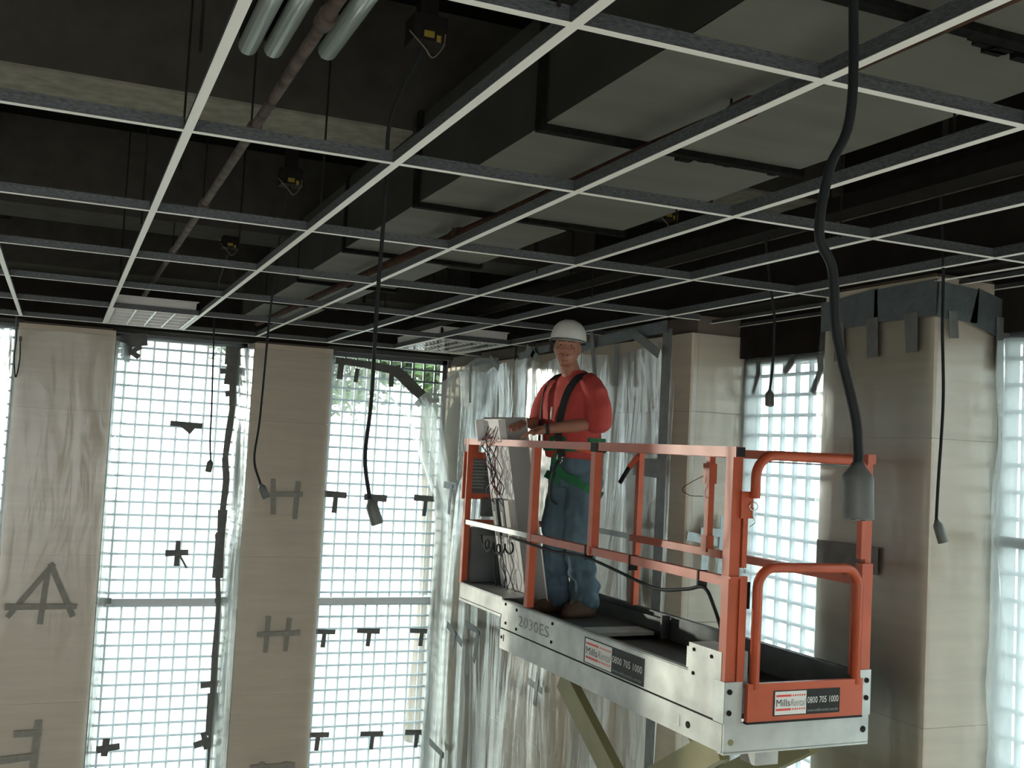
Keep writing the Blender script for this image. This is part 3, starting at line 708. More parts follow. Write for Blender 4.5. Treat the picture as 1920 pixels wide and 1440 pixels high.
gp = MB(); strip(gp, (XR-.14, 0, 0), RX, RN, [(-5.845, .80), (-5.845, FL+.1)], .10)
tag(gp.build('joint_tape', 'tape'), 'wide dark vertical band at the right edge of the big wall sheet', 'tape')
mark((XR-.19, 5.98, -.07), RX, RN, [(.12, [(-.12, 0), (.26, .0)])], 'dark square of tape near the top rail, right of the black lever', 'tape')
mark((3.835, 5.725, -.50), FX, FN, [(.06, [(-.19, .02), (.22, -.04)]), (.05, [(-.06, .14), (-.07, -.18)]), (.05, [(.06, .14), (.05, -.22)]), (.05, [(-.1, .05), (.2, .04)])], 'pale taped cross-hatch mark on the lit strip behind the platform gate', 'tape_pale')
# right column top bands and tabs
cb = empty('tape_band', XR-.04, 4.1, .6); tag(cb, 'dark blue-grey band of tape round the top of the right-hand column', 'tape')
mb = MB(); strip(mb, (XR-.019, 0, 0), RX, RN, [(-4.495, .77), (-4.1, .79), (-3.72, .79)], .16); mb.build('tape_strip', 'tape_blue', cb)
mb = MB(); strip(mb, (0, 3.70, 0), FX, FN, [(XR-.015, .78), (XR+.2, .77), (XG-.05, .72)], .17); mb.build('tape_strip', 'tape_blue', cb)
for y, w_, ln in ((4.36, .07, .17), (4.12, .07, .17), (3.86, .08, .16)):
    mb = MB(); strip(mb, (XR-.024, 0, 0), RX, RN, [(-y, .72), (-y+.01, .72-ln)], w_); mb.build('tape_strip', 'tape', cb)
for x, w_, ln in ((XR+.05, .05, .1), (XR+.36, .1, .22)):
    mb = MB(); strip(mb, (0, 3.688, 0), FX, FN, [(x, .72), (x+.01, .72-ln)], w_); mb.build('tape_strip', 'tape', cb)
mark((XR-.025, 4.24, -.44), RX, RN, [(.13, [(-.22, 0), (.2, .0)])], 'dark tape patch on the face of the right-hand column by the gate', 'tape')
# strips dangling from the head of the narrow window
for y, z1, w_, dx, lb in ((5.62, .44, .045, -.03, 'left dangling strip of dark tape in the narrow window'), (5.28, .56, .055, -.06, 'middle short strip of dark tape in the narrow window'), (5.02, .43, .05, -.05, 'right long strip of dark tape in the narrow window')):
    mark((XG-.035, y, .68), RX, RN, [(w_, [(0, 0), (.01, (z1-.68)*.5), (dx, z1-.68)])], lb, 'tape', group='dangling tape strips')
mark((XG-.10, 3.52, -.30), RX, RN, [(.05, [(-.12, .0), (.12, .0)]), (.12, [(.1, .0), (.1, -.2)])], 'dark tape patch on the window at the right edge', 'tape')
# ================================================================== SCISSOR LIFT
O3 = Vector((2.5852, 3.7451, 0)); UD = Vector((-.02226, .99975, 0)); VD = Vector((.99975, .02226, 0)); ZU = Vector((0, 0, 1))
def Lp(u, v, z): return O3 + UD*u + VD*v + ZU*z
class LB(MB):
    def lbox(s, u0, u1, v0, v1, z0, z1, mi=0):
        return s.hexa([Lp(u0, v0, z0), Lp(u0, v1, z0), Lp(u1, v1, z0), Lp(u1, v0, z0), Lp(u0, v0, z1), Lp(u0, v1, z1), Lp(u1, v1, z1), Lp(u1, v0, z1)], mi)
    def disc(s, c, n, r, t=.004, mi=0):
        c = Vector(c); n = Vector(n).normalized()
        return s.tube([c, c+n*t], r, 14, mi)
lp = Lp(1.2, .38, 0)
lift = empty('scissor_lift', lp.x, lp.y, FL); tag(lift, 'orange and galvanised scissor lift with extended platform, raised to the ceiling', 'scissor lift')
WV = .76
NV = -VD      # outward normal of the near side
NU = -UD      # outward normal of the gate end
ZD = -1.04
# platform frame
side = LB().lbox(.0, 2.27, 0, .012, -1.070, -.908).lbox(0, 2.27, .0, .03, -.914, -.906).build('side_board', 'galv', lift)
low = LB().lbox(.0, 2.27, -.002, .03, -1.193, -1.078).lbox(0, 2.27, .0, .05, -1.193, -1.186).build('side_rail', 'galv', lift)
LB().lbox(.0, 2.27, .002, .02, -1.080, -1.068).build('seam_shadow_gap', 'hole', lift)
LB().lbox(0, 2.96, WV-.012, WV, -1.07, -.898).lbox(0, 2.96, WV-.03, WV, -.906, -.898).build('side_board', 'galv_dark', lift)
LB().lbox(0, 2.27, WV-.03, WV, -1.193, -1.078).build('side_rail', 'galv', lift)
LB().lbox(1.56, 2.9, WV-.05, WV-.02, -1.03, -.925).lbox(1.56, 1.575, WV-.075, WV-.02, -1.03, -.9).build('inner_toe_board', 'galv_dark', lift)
LB().lbox(0, 2.25, .012, WV-.012, ZD-.02, ZD).build('deck_plate', 'deck', lift)
LB().lbox(1.62, 2.94, .03, WV-.05, -1.012, -1.0).build('extension_deck', 'deck', lift)
LB().lbox(1.60, 1.78, .1, WV-.1, -1.016, -.995).build('deck_lip', 'galv', lift)
LB().lbox(2.27, 2.96, .0, .012, -.992, -.895).lbox(2.27, 2.97, 0, .20, -.900, -.892).lbox(2.27, 2.96, -.004, .06, -1.010, -.995).lbox(2.945, 2.965, 0, .05, -1.0, -.892).build('extension_side', 'galv', lift)
LB().lbox(2.945, 2.96, .02, WV-.02, -1.01, -.88).build('extension_end_board', 'galv_dark', lift)
# gate end frame
end = LB().lbox(-.012, .0, 0, WV, -1.193, -1.072).lbox(-.012, .03, 0, WV, -1.200, -1.188).build('end_rail', 'galv_white', lift)
LB().lbox(-.014, .0, -.004, .082, -1.074, -.906).lbox(-.012, .06, -.006, .002, -1.074, -.906).build('corner_bracket', 'galv_white', lift)
LB().lbox(-.014, .0, .695, WV+.006, -1.074, -.880).build('corner_bracket', 'galv_white', lift)
for v, z in ((.018, -.945), (.018, -1.03), (WV-.02, -.925), (WV-.02, -1.0)):
    LB().disc(Lp(-.014, v, z), NU, .011, .006).build('bolt', 'dark_steel', lift)
LB().disc(Lp(-.012, .035, -1.150), NU, .013, .002).build('bolt_hole', 'olive', lift)
LB().disc(Lp(-.012, WV-.03, -1.135), NU, .014, .003).build('bolt_hole', 'hole', lift)
for u, z in ((2.21, -.925), (2.05, -.935), (2.20, -1.035), (2.045, -1.045), (1.58, -.935), (1.585, -1.035)):
    LB().disc(Lp(u, 0, z), NV, .009, .004).build('bolt', 'dark_steel', lift)
LB().disc(Lp(.245, -.002, -1.140), NV, .015, .003).build('bolt_hole', 'hole', lift)
LB().lbox(.31, .326, -.004, 0, -1.163, -1.115).build('slot', 'sticker_white', lift)
LB().disc(Lp(2.245, -.002, -1.125), NV, .010, .003).lbox(2.21, 2.218, -.004, 0, -1.145, -1.105).build('slot', 'hole', lift)
LB().lbox(.02, .26, -.003, .13, -.935, -.79).lbox(.26, .275, -.003, .05, -.9, -.81).build('post_pocket', 'galv', lift)
LB().disc(Lp(.22, -.003, -.815), NV, .008).disc(Lp(.09, -.003, -.82), NV, .008).disc(Lp(.22, -.003, -.915), NV, .008).build('bolt', 'dark_steel', lift)
LB().lbox(.04, .14, .2, .32, -1.27, -1.2).build('limit_switch', 'galv', lift)

# guard rails
T = .044
def rail(u0, u1, v, z, m='orange', w=T, name='guard_rail', h=None):
    a = Lp(u0, v, z); b = Lp(u1, v, z); return MB().bar(a, b, w, h or w).build(name, m, lift)
def post(u, v, z0, z1, m='orange', w=T, name='post'):
    return LB().lbox(u-w/2, u+w/2, v-w/2, v+w/2, z0, z1).build(name, m, lift)
zt, zm = .038, -.50
r1 = rail(-.02, 1.22, .022, zt); MB().bar(Lp(-.026, .022, zt), Lp(-.02, .022, zt), T*.9, T*.9).build('end_cap', 'black_rubber', r1)
r2 = rail(1.20, 3.03, .022, zt, w=.040); MB().bar(Lp(3.03, .022, zt), Lp(3.035, .022, zt), .03, .03).build('end_cap', 'galv_white', r2)
MB().bar(Lp(1.16, .024, zt-.004), Lp(1.24, .024, zt-.004), T*1.15, T*1.1).build('rail_sleeve', 'black_rubber', r1)
rail(-.01, 1.22, WV-.022, zt); rail(1.20, 3.0, WV-.022, zt, w=.040)
rail(.02, 1.97, .022, zm, w=.04); rail(1.97, 2.96, .022, zm+.005, 'galv', .03)
rail(-.01, 2.02, WV-.022, zm, w=.04); rail(2.02, 2.96, WV-.022, zm+.005, 'galv', .03)
MB().bar(Lp(2.97, .0, zt), Lp(2.97, WV, zt), .04, .04).build('guard_rail', 'orange', lift)
MB().bar(Lp(2.97, .0, zm), Lp(2.97, WV, zm), .04, .04).build('guard_rail', 'orange', lift)
# corner post at the gate with its double channel
cp = post(.02, .024, -.908, zt-.02, w=.05, name='corner_post')
LB().lbox(-.012, .012, .052, .088, -.908, -.475).build('channel', 'orange', cp)
LB().lbox(-.012, .012, .056, .080, -.44, -.13).build('channel', 'orange', cp)
LB().lbox(-.016, .02, .04, .10, -.235, -.125).build('latch_plate', 'orange', cp)
LB().lbox(-.02, .045, -.004, .052, -.485, -.475).build('collar', 'orange', cp)
MB().tube([Lp(-.02+.0*k, .10+.022*cos(k*pi/6), -.185+.017*sin(k*pi/6)) for k in range(13)], .0022, 5).build('latch_ring', 'chrome', cp)
MB().tube(smooth_path([Lp(-.02, .10, -.19), Lp(-.02, .095, -.22), Lp(-.018, .11, -.25), Lp(-.016, .085, -.27)], 5), .0018, 5).build('lanyard', 'galv', cp)
MB().tube(smooth_path([Lp(-.014, .066, -.435), Lp(-.016, .064, -.455), Lp(-.016, .070, -.460), Lp(-.014, .074, -.445)], 4), .002, 5).build('latch_pin', 'galv', cp)
LB().lbox(-.004, .008, .088, .11, -.61, -.50).build('hinge', 'dark_steel', cp)
# gate post on the far side
gp_ = post(.02, WV-.02, -.9, -.42, w=.05, name='corner_post')
LB().lbox(-.012, .02, .665, .700, -.905, -.48).build('channel', 'orange', gp_)
LB().lbox(-.0, .03, WV-.035, WV-.002, -.42, -.12).build('channel', 'orange', gp_)
LB().lbox(-.012, .02, .690, .715, -.40, -.13).build('channel', 'orange', gp_)
LB().lbox(-.012, .03, .70, WV-.0, -.52, -.42).build('collar', 'orange', gp_)
LB().lbox(.0, .03, WV-.04, WV-.006, -.12, .03).build('channel', 'orange', gp_)
# intermediate posts
post(1.94, .022, -.90, zt-.02); post(1.21, .022, zm+.02, zt-.02)
LB().lbox(1.20, 1.225, -.004, .048, zm-.024, zm+.024).build('rail_clip', 'orange', lift)
p_far = post(1.96, WV-.022, -.90, zt-.02, w=.036); post(1.22, WV-.022, zm+.02, zt-.02, w=.036)
LB().lbox(1.19, 1.25, WV-.05, WV+.0, -.13, -.02).build('post_sleeve', 'orange', lift)
LB().lbox(1.195, 1.245, WV-.05, WV+.0, zm-.0, zm+.09).build('post_sleeve', 'orange', lift)
MB().tube(smooth_path([Lp(1.23, WV-.06, -.09), Lp(1.29, WV-.1, -.13), Lp(1.34, WV-.12, -.17), Lp(1.3, WV-.1, -.2), Lp(1.21, WV-.07, -.2)], 6), .002, 5).build('lanyard', 'dark_steel', lift)
lv = MB().bar(Lp(1.95, WV-.05, .0), Lp(1.985, WV-.085, -.075), .02, .03).build('release_lever', 'orange', p_far)
MB().tube([Lp(1.985, WV-.085, -.07), Lp(2.03, WV-.12, -.17)], .014, 10).build('lever_grip', 'black_rubber', lift)
post(2.97, .022, -.9, zt, m='orange', w=.04); post(2.97, WV-.022, -.9, zt, m='orange', w=.04)

# gate: two bent-tube frames
def arch(v0, v1, z0, z1, rad, u, r=.02):
    pts = [Lp(u, v0, z0), Lp(u, v0, z1-rad)]
    for k in range(1, 9): a = pi/2*k/8; pts.append(Lp(u, v0+rad-rad*cos(a), z1-rad+rad*sin(a)))
    for k in range(1, 9): a = pi/2*k/8; pts.append(Lp(u, v1-rad+rad*sin(a), z1-rad+rad*cos(a)))
    pts.append(Lp(u, v1, z0))
    return MB().tube(pts, r, 12)
gate = arch(.135, .672, -.935, -.437, .085, -.02, .021).build('gate_frame', 'orange', lift)
LB().lbox(-.035, -.013, .095, .702, -1.068, -.912).build('gate_panel', 'orange', gate)
LB().lbox(-.036, -.012, .094, .703, -1.076, -1.067).build('gate_panel_edge', 'black_rubber', gate)
arch(.098, .690, -.15, .032, .095, -.03, .021).build('gate_frame', 'orange', lift)
MB().bar(Lp(-.028, .14, .004), Lp(-.028, .66, .004), .01, .006).build('gate_strip', 'galv_dark', lift)
# power cable slung below the middle rail
MB().tube(smooth_path([Lp(2.2, -.0, -.525), Lp(1.93, -.004, -.535), Lp(1.6, -.006, -.545), Lp(1.25, -.006, -.535), Lp(.95, -.006, -.56), Lp(.55, -.006, -.60), Lp(.30, -.006, -.57), Lp(.17, .0, -.545), Lp(.12, .02, -.62), Lp(.09, .05, -.74), Lp(.08, .06, -.84)], 8), .008, 8).build('control_cable', 'black_rubber', lift)
for u in (1.25, .80, .22): LB().lbox(u-.005, u+.005, -.002, .046, zm-.05, zm+.023).build('cable_tie', 'black_rubber', lift)
# coiled bit of cable beside the fixture
cc = []
for k in range(70):
    t = k/69; a = t*2*pi*5
    cc.append(Lp(2.62-.46*t, -.008+.012*sin(a*.5), -.585+.03*cos(a)-.03*sin(pi*t)) + UD*.035*sin(a))
MB().tube(cc, .006, 6).build('coiled_cable', 'black_rubber', lift)
# sign plate and control box at the far end
sp = LB().lbox(2.985, 3.0, -.012, .20, -.345, -.03).build('sign_plate', 'orange', lift)
LB().lbox(2.978, 2.986, .008, .19, -.305, -.075).build('sign_face', 'sign_grey', sp)
for k in range(9): LB().lbox(2.976, 2.979, .03, .10+.07*random.random(), -.095-.022*k, -.088-.022*k).build('text_line', 'sticker_grey', sp)
LB().lbox(2.985, 3.0, .03, .09, -.035, .03).build('sign_neck', 'orange', sp)
LB().lbox(2.985, 3.0, .13, .30, -.46, -.33).build('sign_plate', 'sign_grey', lift)
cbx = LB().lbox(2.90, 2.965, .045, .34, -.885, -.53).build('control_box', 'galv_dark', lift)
LB().lbox(2.896, 2.901, .12, .24, -.65, -.58).build('box_label', 'sticker_grey', cbx)
LB().lbox(2.965, 2.98, .02, .05, -.9, -.5).build('end_upright', 'orange', lift)

# stickers
def sticker(org, xd, nd, w_, h_, name='sticker'):
    org = Vector(org); xd = Vector(xd); nd = Vector(nd)
    def P(a, b, t): return org + xd*a*w_ + ZU*b*h_ + nd*t
    def quad(a0, a1, b0, b1, t, m, nm, par, sk=0.0):
        return MB().add([P(a0, b0, t), P(a1, b0, t), P(a1+sk, b1, t), P(a0+sk, b1, t), P(a0, b0, 0), P(a1, b0, 0), P(a1+sk, b1, 0), P(a0+sk, b1, 0)], [(0, 1, 2, 3), (0, 4, 5, 1), (1, 5, 6, 2), (2, 6, 7, 3), (3, 7, 4, 0)]).build(nm, m, par)
    base = quad(0, 1, 0, 1, .002, 'sticker_black', name, lift)
    quad(.02, .485, .04, .96, .0026, 'sticker_white', 'sticker_field', base)
    for b in (.20, .745):
        quad(.035, .26, b, b+.085, .0032, 'sticker_red', 'red_bar', base)
        for k in range(6): quad(.275+.034*k, .295+.034*k, b+.01, b+.075, .0032, 'sticker_red', 'red_dash', base, .006)
    text_part('lettering', 'Mills', P(.04, .37, 0), xd, ZU, h_*.28, 'sticker_black', base, w_*.20, depth=.0034)
    text_part('lettering', 'Rental', P(.25, .37, 0), xd, ZU, h_*.28, 'sticker_grey', base, w_*.225, .25, depth=.0034)
    text_part('lettering', '0800 705 1000', P(.50, .44, 0), xd, ZU, h_*.26, 'sticker_white', base, w_*.475, depth=.0034)
    text_part('lettering', 'www.millsrental.com.br', P(.50, .10, 0), xd, ZU, h_*.12, 'sticker_grey', base, w_*.475, depth=.0034)
    return base
s_a = sticker(Lp(1.205, 0, -1.064), -UD, NV, .585, .128)
s_b = sticker(Lp(-.035, .225, -1.048), VD, NU, .35, .104)
text_part('stencil_number', '2030ES', Lp(2.02, 0, -1.02), -UD, ZU, .062, 'stencil', lift, .40, depth=.0012)

# scissor arms
def arm(u0, z0, u1, z1, v, w_=.13, t=.05):
    return MB().bar(Lp(u0, v, z0), Lp(u1, v, z1), t, w_, up=(Lp(u0, v, z0)-Lp(u1, v, z1)).cross(VD)).build('scissor_arm', 'olive', lift)
z0 = -1.22; n = 4; hs = .82
for k in range(n):
    a, b = z0-hs*k, z0-hs*(k+1)
    for v in (.07, WV-.07): arm(1.55, a, .20, b, v)
    for v in (.14, WV-.14): arm(.20, a, 1.55, b, v)
    MB().tube([Lp(.875, .04, (a+b)/2), Lp(.875, WV-.04, (a+b)/2)], .022, 10).build('pivot_pin', 'dark_steel', lift)
    for u in (.20, 1.55): MB().tube([Lp(u, .04, b), Lp(u, WV-.04, b)], .022, 10).build('pivot_pin', 'dark_steel', lift)
zc = z0-hs*n
LB().lbox(.0, 1.9, .0, WV, FL+.10, zc+.02).build('chassis', 'orange', lift)
LB().lbox(.05, 1.85, -.01, .0, FL+.16, zc-.1).build('chassis_door', 'galv', lift)
for u in (.25, 1.6):
    for v in (-.005, WV-.095):
        w_ = MB().tube([Lp(u, v, FL+.165), Lp(u, v+.10, FL+.165)], .165, 20).build('wheel', 'black_rubber', lift)
        MB().tube([Lp(u, v-.004, FL+.165), Lp(u, v+.104, FL+.165)], .08, 14).build('wheel_hub', 'galv', w_)
# ================================================================== LOOSE LIGHT FIXTURE leaning on the near rail
fb = Lp(2.60, .32, -.998)                   # foot of the fixture
fx = empty('light_fixture', fb.x, fb.y, -.998); tag(fx, 'white tube light fixture standing on the lift, its wired back showing, held by the worker', 'light fixture')
AW = Vector((.10, -.995, 0)).normalized()    # across the fixture, towards the camera side
AL = Vector((-.195, .0, 1.0)); AL = (AL - AW*AL.dot(AW)).normalized()   # up along the fixture
AN = AL.cross(AW).normalized()              # out of the wired back, towards the left
if AN.x > 0: AN = -AN
FLn = 1.21
def fp(a, l, n): return fb + AW*a + AL*(l+.012) + AN*n     # a across, l along, n out of the back
def fbox(mb, a0, a1, l0, l1, n0, n1, mi=0):
    return mb.hexa([fp(a0, l0, n0), fp(a1, l0, n0), fp(a1, l1, n0), fp(a0, l1, n0), fp(a0, l0, n1), fp(a1, l0, n1), fp(a1, l1, n1), fp(a0, l1, n1)], mi)
h1, h2 = .275, .16
# front flange rim, sloped sides, back plate
fbox(fbox(MB(), -h1-.012, h1+.012, 0, FLn, -.004, .0), -h1-.012, -h1+.004, 0, FLn, -.012, .0).build('flange', 'white_paint', fx)
def quad(*p): return MB().add(list(p)+[q-AN*.0015 for q in p], [(0, 1, 2, 3), (7, 6, 5, 4), (0, 4, 5, 1), (1, 5, 6, 2), (2, 6, 7, 3), (3, 7, 4, 0)])
quad(fp(h1, 0, 0), fp(h1, FLn, 0), fp(h2, FLn, .080), fp(h2, 0, .080)).build('housing_side', 'fixture_grey', fx)
quad(fp(-h1, 0, 0), fp(-h1, FLn, 0), fp(-h2, FLn, .080), fp(-h2, 0, .080)).build('housing_side', 'fixture_grey', fx)
quad(fp(-h2, 0, .080), fp(-h2, FLn, .080), fp(h2, FLn, .080), fp(h2, 0, .080)).build('back_plate', 'fixture_white', fx)
quad(fp(-h1, FLn, 0), fp(h1, FLn, 0), fp(h2, FLn, .080), fp(-h2, FLn, .080)).build('end_plate', 'white_paint', fx)
quad(fp(-h1, 0, 0), fp(h1, 0, 0), fp(h2, 0, .080), fp(-h2, 0, .080)).build('end_plate', 'white_paint', fx)
fbox(MB(), -h2, h2, FLn-.14, FLn-.133, .080, .13).build('cross_strip', 'fixture_grey', fx)
fbox(MB(), -h2, -h2+.01, FLn-.14, FLn, .080, .13).build('end_cheek', 'fixture_white', fx); fbox(MB(), h2-.01, h2, FLn-.14, FLn, .080, .13).build('end_cheek', 'fixture_white', fx)
for a, m in ((-.075, 'ballast'), (.02, 'ballast'), (.09, 'ballast_label')):
    b_ = fbox(MB(), a, a+.055, .46, .70, .081, .12).build('ballast', m, fx)
    fbox(MB(), a+.008, a+.03, .50, .62, .12, .1205).build('ballast_label', 'ballast_label', b_)
rw_ = random.Random(5)
for k in range(13):
    a0 = rw_.uniform(-.12, .12); l0 = rw_.uniform(1.08, 1.19); a1 = rw_.uniform(-.06, .08); l1 = rw_.uniform(.66, .74)
    pts = [fp(a0, l0, .083)]
    for q in range(1, 6):
        t = q/6; pts.append(fp(a0+(a1-a0)*t+rw_.uniform(-.06, .06), l0+(l1-l0)*t, .105+rw_.uniform(0, .035)))
    pts.append(fp(a1, l1, .12))
    MB().tube(smooth_path(pts, 5), .0028, 5).build('wire', ['wire_red', 'wire_blue', 'black_rubber'][k % 3], fx)
for k in range(7):
    a0 = rw_.uniform(-.05, .12); pts = [fp(a0, .47, .115)]
    for q in range(1, 5): pts.append(fp(a0+rw_.uniform(-.05, .05), .47-.09*q, .105+rw_.uniform(0, .03)))
    MB().tube(smooth_path(pts, 5), .0026, 5).build('wire', ['black_rubber', 'wire_blue'][k % 2], fx)
MB().tube(smooth_path([fp(-.13, .40, .11), fp(-.15, .2, .12), fp(-.13, .06, .13), fp(-.02, .01, .16), fp(.12, .004, .17)], 7), .0045, 6).build('supply_lead', 'black_rubber', fx)

# ================================================================== PERSON
PB = Vector((3.036, 6.048, -1.0)); PF = Vector((-.966, -.259, 0)); PL = Vector((.259, -.966, 0))
person = empty('person', PB.x, PB.y, -1.0)
tag(person, 'worker in white hard hat, red shirt, harness and jeans standing on the lift and smiling', 'person')
def pp(a, b, z): return PB + PF*a + PL*b + Vector((0, 0, z))
def ring(c, rx, ry, ax=None, ay=None, n=20, sq=.0):
    ax = ax or PF; ay = ay or PL; out = []
    for k in range(n):
        t = 2*pi*k/n; cx, sy = cos(t), sin(t); q = 1+sq*(1-max(abs(cx), abs(sy)))
        out.append(c + ax*rx*cx*q + ay*ry*sy*q)
    return out
def limb(mb, pts, rs, n=14, ends=True):
    P = [Vector(q) for q in pts]
    if ends:
        d0 = (P[0]-P[1]).normalized(); d1 = (P[-1]-P[-2]).normalized()
        P = [P[0]+d0*rs[0]*.9, P[0]+d0*rs[0]*.6] + P + [P[-1]+d1*rs[-1]*.6, P[-1]+d1*rs[-1]*.9]
        rs = [rs[0]*.35, rs[0]*.8] + list(rs) + [rs[-1]*.8, rs[-1]*.35]
    mb.tube(P, list(rs), n)
def fuse(mb, name, mats, parent, voxel, smooth=4, disp=None):
    """melt overlapping closed shapes into one continuous skin"""
    o = mb.build(name, mats, parent)
    md = o.modifiers.new('r', 'REMESH'); md.mode = 'VOXEL'; md.voxel_size = voxel
    if smooth: sm = o.modifiers.new('s', 'SMOOTH'); sm.iterations = smooth; sm.factor = .5
    bpy.context.view_layer.update()
    dg = bpy.context.evaluated_depsgraph_get(); me = bpy.data.meshes.new_from_object(o.evaluated_get(dg))
    o.modifiers.clear(); old = o.data; o.data = me; bpy.data.meshes.remove(old)
    if disp:
        nr = [v.normal.copy() for v in me.vertices]
        for v, q in zip(me.vertices, nr): v.co += q*disp(v.co)
    for p in me.polygons: p.use_smooth = True
    return o
# head frame: looks at the camera, tilted slightly
HF = Vector((-.52, -.854, .02)).normalized(); HL = Vector((0, 0, 1)).cross(HF).normalized(); HU = HF.cross(HL).normalized()
HU = (HU + HL*.05).normalized(); HL = HU.cross(HF).normalized()
HC = pp(.155, .0, 1.655)            # middle of the head, at eye level
def hp(f_, l_, u_): return HC + HF*f_ + HL*l_ + HU*u_
body = MB()
# skull and jaw: loft of rings from crown to chin
hr_ = [(.112, .030, .028, -.004), (.100, .066, .056, -.004), (.075, .088, .070, -.004), (.04, .098, .076, -.002), (.0, .098, .077, .0), (-.03, .094, .075, .004), (-.06, .086, .070, .012), (-.085, .074, .060, .02), (-.108, .052, .044, .03), (-.122, .028, .028, .036)]
body.loft([ring(hp(fo, 0, u_), rf, rl_, HF, HL, 24) for u_, rf, rl_, fo in hr_])
def ball(mb, c, rx, ry, rz, fx_=None, n=12):
    fx_ = fx_ or (HF, HL, HU); rr = []
    for k in range(1, n):
        t = -pi/2+pi*k/n; rr.append([c + fx_[2]*rz*sin(t) + (fx_[0]*rx*cos(2*pi*q/n) + fx_[1]*ry*sin(2*pi*q/n))*cos(t) for q in range(n)])
    mb.loft(rr)
# nose, brow ridge, cheeks, chin, lips, ears
limb(body, [hp(.094, 0, .008), hp(.104, 0, -.014), hp(.113, 0, -.033)], [.010, .012, .015]); ball(body, hp(.098, .013, -.036), .012, .009, .009); ball(body, hp(.098, -.013, -.036), .012, .009, .009)
limb(body, [hp(.084, .044, .022), hp(.094, 0, .024), hp(.084, -.044, .022)], [.010, .012, .010])
for s in (-1, 1):
    ball(body, hp(.078, .037*s, -.028), .021, .024, .021); ball(body, hp(-.004, .079*s, -.008), .020, .010, .031)
ball(body, hp(.082, 0, -.105), .022, .026, .017)
limb(body, [hp(.090, -.026, -.062), hp(.101, 0, -.062), hp(.090, .026, -.062)], [.006, .0075, .006]); limb(body, [hp(.088, -.022, -.078), hp(.098, 0, -.080), hp(.088, .022, -.078)], [.006, .008, .006])
# neck and trunk
limb(body, [hp(-.015, 0, -.07), pp(.115, 0, 1.50), pp(.09, 0, 1.42)], [.058, .060, .075])
tr_ = [(.80, .03, .10, .14), (.90, .04, .105, .15), (1.0, .05, .12, .155), (1.12, .07, .13, .16), (1.25, .08, .125, .17), (1.36, .085, .11, .165), (1.44, .085, .085, .12), (1.48, .09, .06, .07)]
body.loft([ring(pp(a, 0, z), rx, ry) for z, a, rx, ry in tr_])
# legs
for s, hip, knee, ank in ((1, (.03, .085, .86), (.08, .10, .47), (.0, .11, .09)), (-1, (.03, -.085, .86), (.10, -.085, .47), (.05, -.09, .09))):
    limb(body, [pp(*hip), pp((hip[0]+knee[0])/2, (hip[1]+knee[1])/2, .66), pp(*knee), pp((knee[0]+ank[0])/2-.01, (knee[1]+ank[1])/2, .3), pp(*ank)], [.088, .075, .058, .052, .04])
    limb(body, [pp(ank[0]-.04, ank[1], .05), pp(ank[0]+.13, ank[1]+.02*s, .04)], [.035, .03])
# arms: his left arm crosses in front to the fixture, his right arm reaches it from behind
LS, LE, LW, LHd = (.09, .165, 1.40), (.09, .215, 1.185), (.335, .055, 1.135), (.43, .0, 1.105)
RS, RE, RW, RHd = (.09, -.165, 1.40), (.14, -.245, 1.17), (.34, -.15, 1.17), (.435, -.11, 1.15)
for a, b, c, d in ((LS, LE, LW, LHd), (RS, RE, RW, RHd)):
    m_ = [(b[i]*.6+c[i]*.4) for i in range(3)]
    limb(body, [pp(*a), pp(*[(a[i]+b[i])/2 for i in range(3)]), pp(*b), pp(*m_), pp(*c), pp(*[(c[i]*.55+d[i]*.45) for i in range(3)])], [.056, .048, .041, .042, .029, .027])
def hand(wr, kn, spread, curl, thumb_side):
    w_ = pp(*wr); k_ = pp(*kn); d = (k_-w_).normalized(); side = Vector((0, 0, 1)).cross(d).normalized(); up = d.cross(side)
    rr = []
    for t, hw_, th in ((.0, .026, .019), (.35, .036, .019), (.75, .043, .017), (1.0, .042, .014)):
        c = w_ + (k_-w_)*t; rr.append([c + side*hw_*cos(2*pi*q/14) + up*th*sin(2*pi*q/14) for q in range(14)])
    body.loft(rr)
    for i, (o_, ln) in enumerate(((-.033, .066), (-.011, .078), (.011, .074), (.032, .058))):
        b0 = k_ + side*o_ - d*.008; f1 = (d + side*o_*spread - up*curl*.45).normalized(); f2 = (d - up*curl*1.1 + side*o_*spread).normalized(); f3 = (d*.6 - up*curl*1.7).normalized()
        limb(body, [b0, b0+f1*ln*.42, b0+f1*ln*.42+f2*ln*.33, b0+f1*ln*.42+f2*ln*.33+f3*ln*.25], [.0095, .009, .0085, .0075], 10)
    t0 = w_ + (k_-w_)*.35 + side*thumb_side*.030; t1 = t0 + (d*.6+side*thumb_side*.7-up*.2).normalized()*.038
    limb(body, [t0, t1, t1+(d*.9+side*thumb_side*.25-up*.3).normalized()*.032], [.013, .011, .009], 10)
hand((.350, .046, 1.13), (.425, .005, 1.110), 3.0, .45, 1)
hand((.355, -.142, 1.168), (.43, -.112, 1.152), 3.0, .5, -1)
bo = fuse(body, 'body', 'skin', person, .0065, 5)
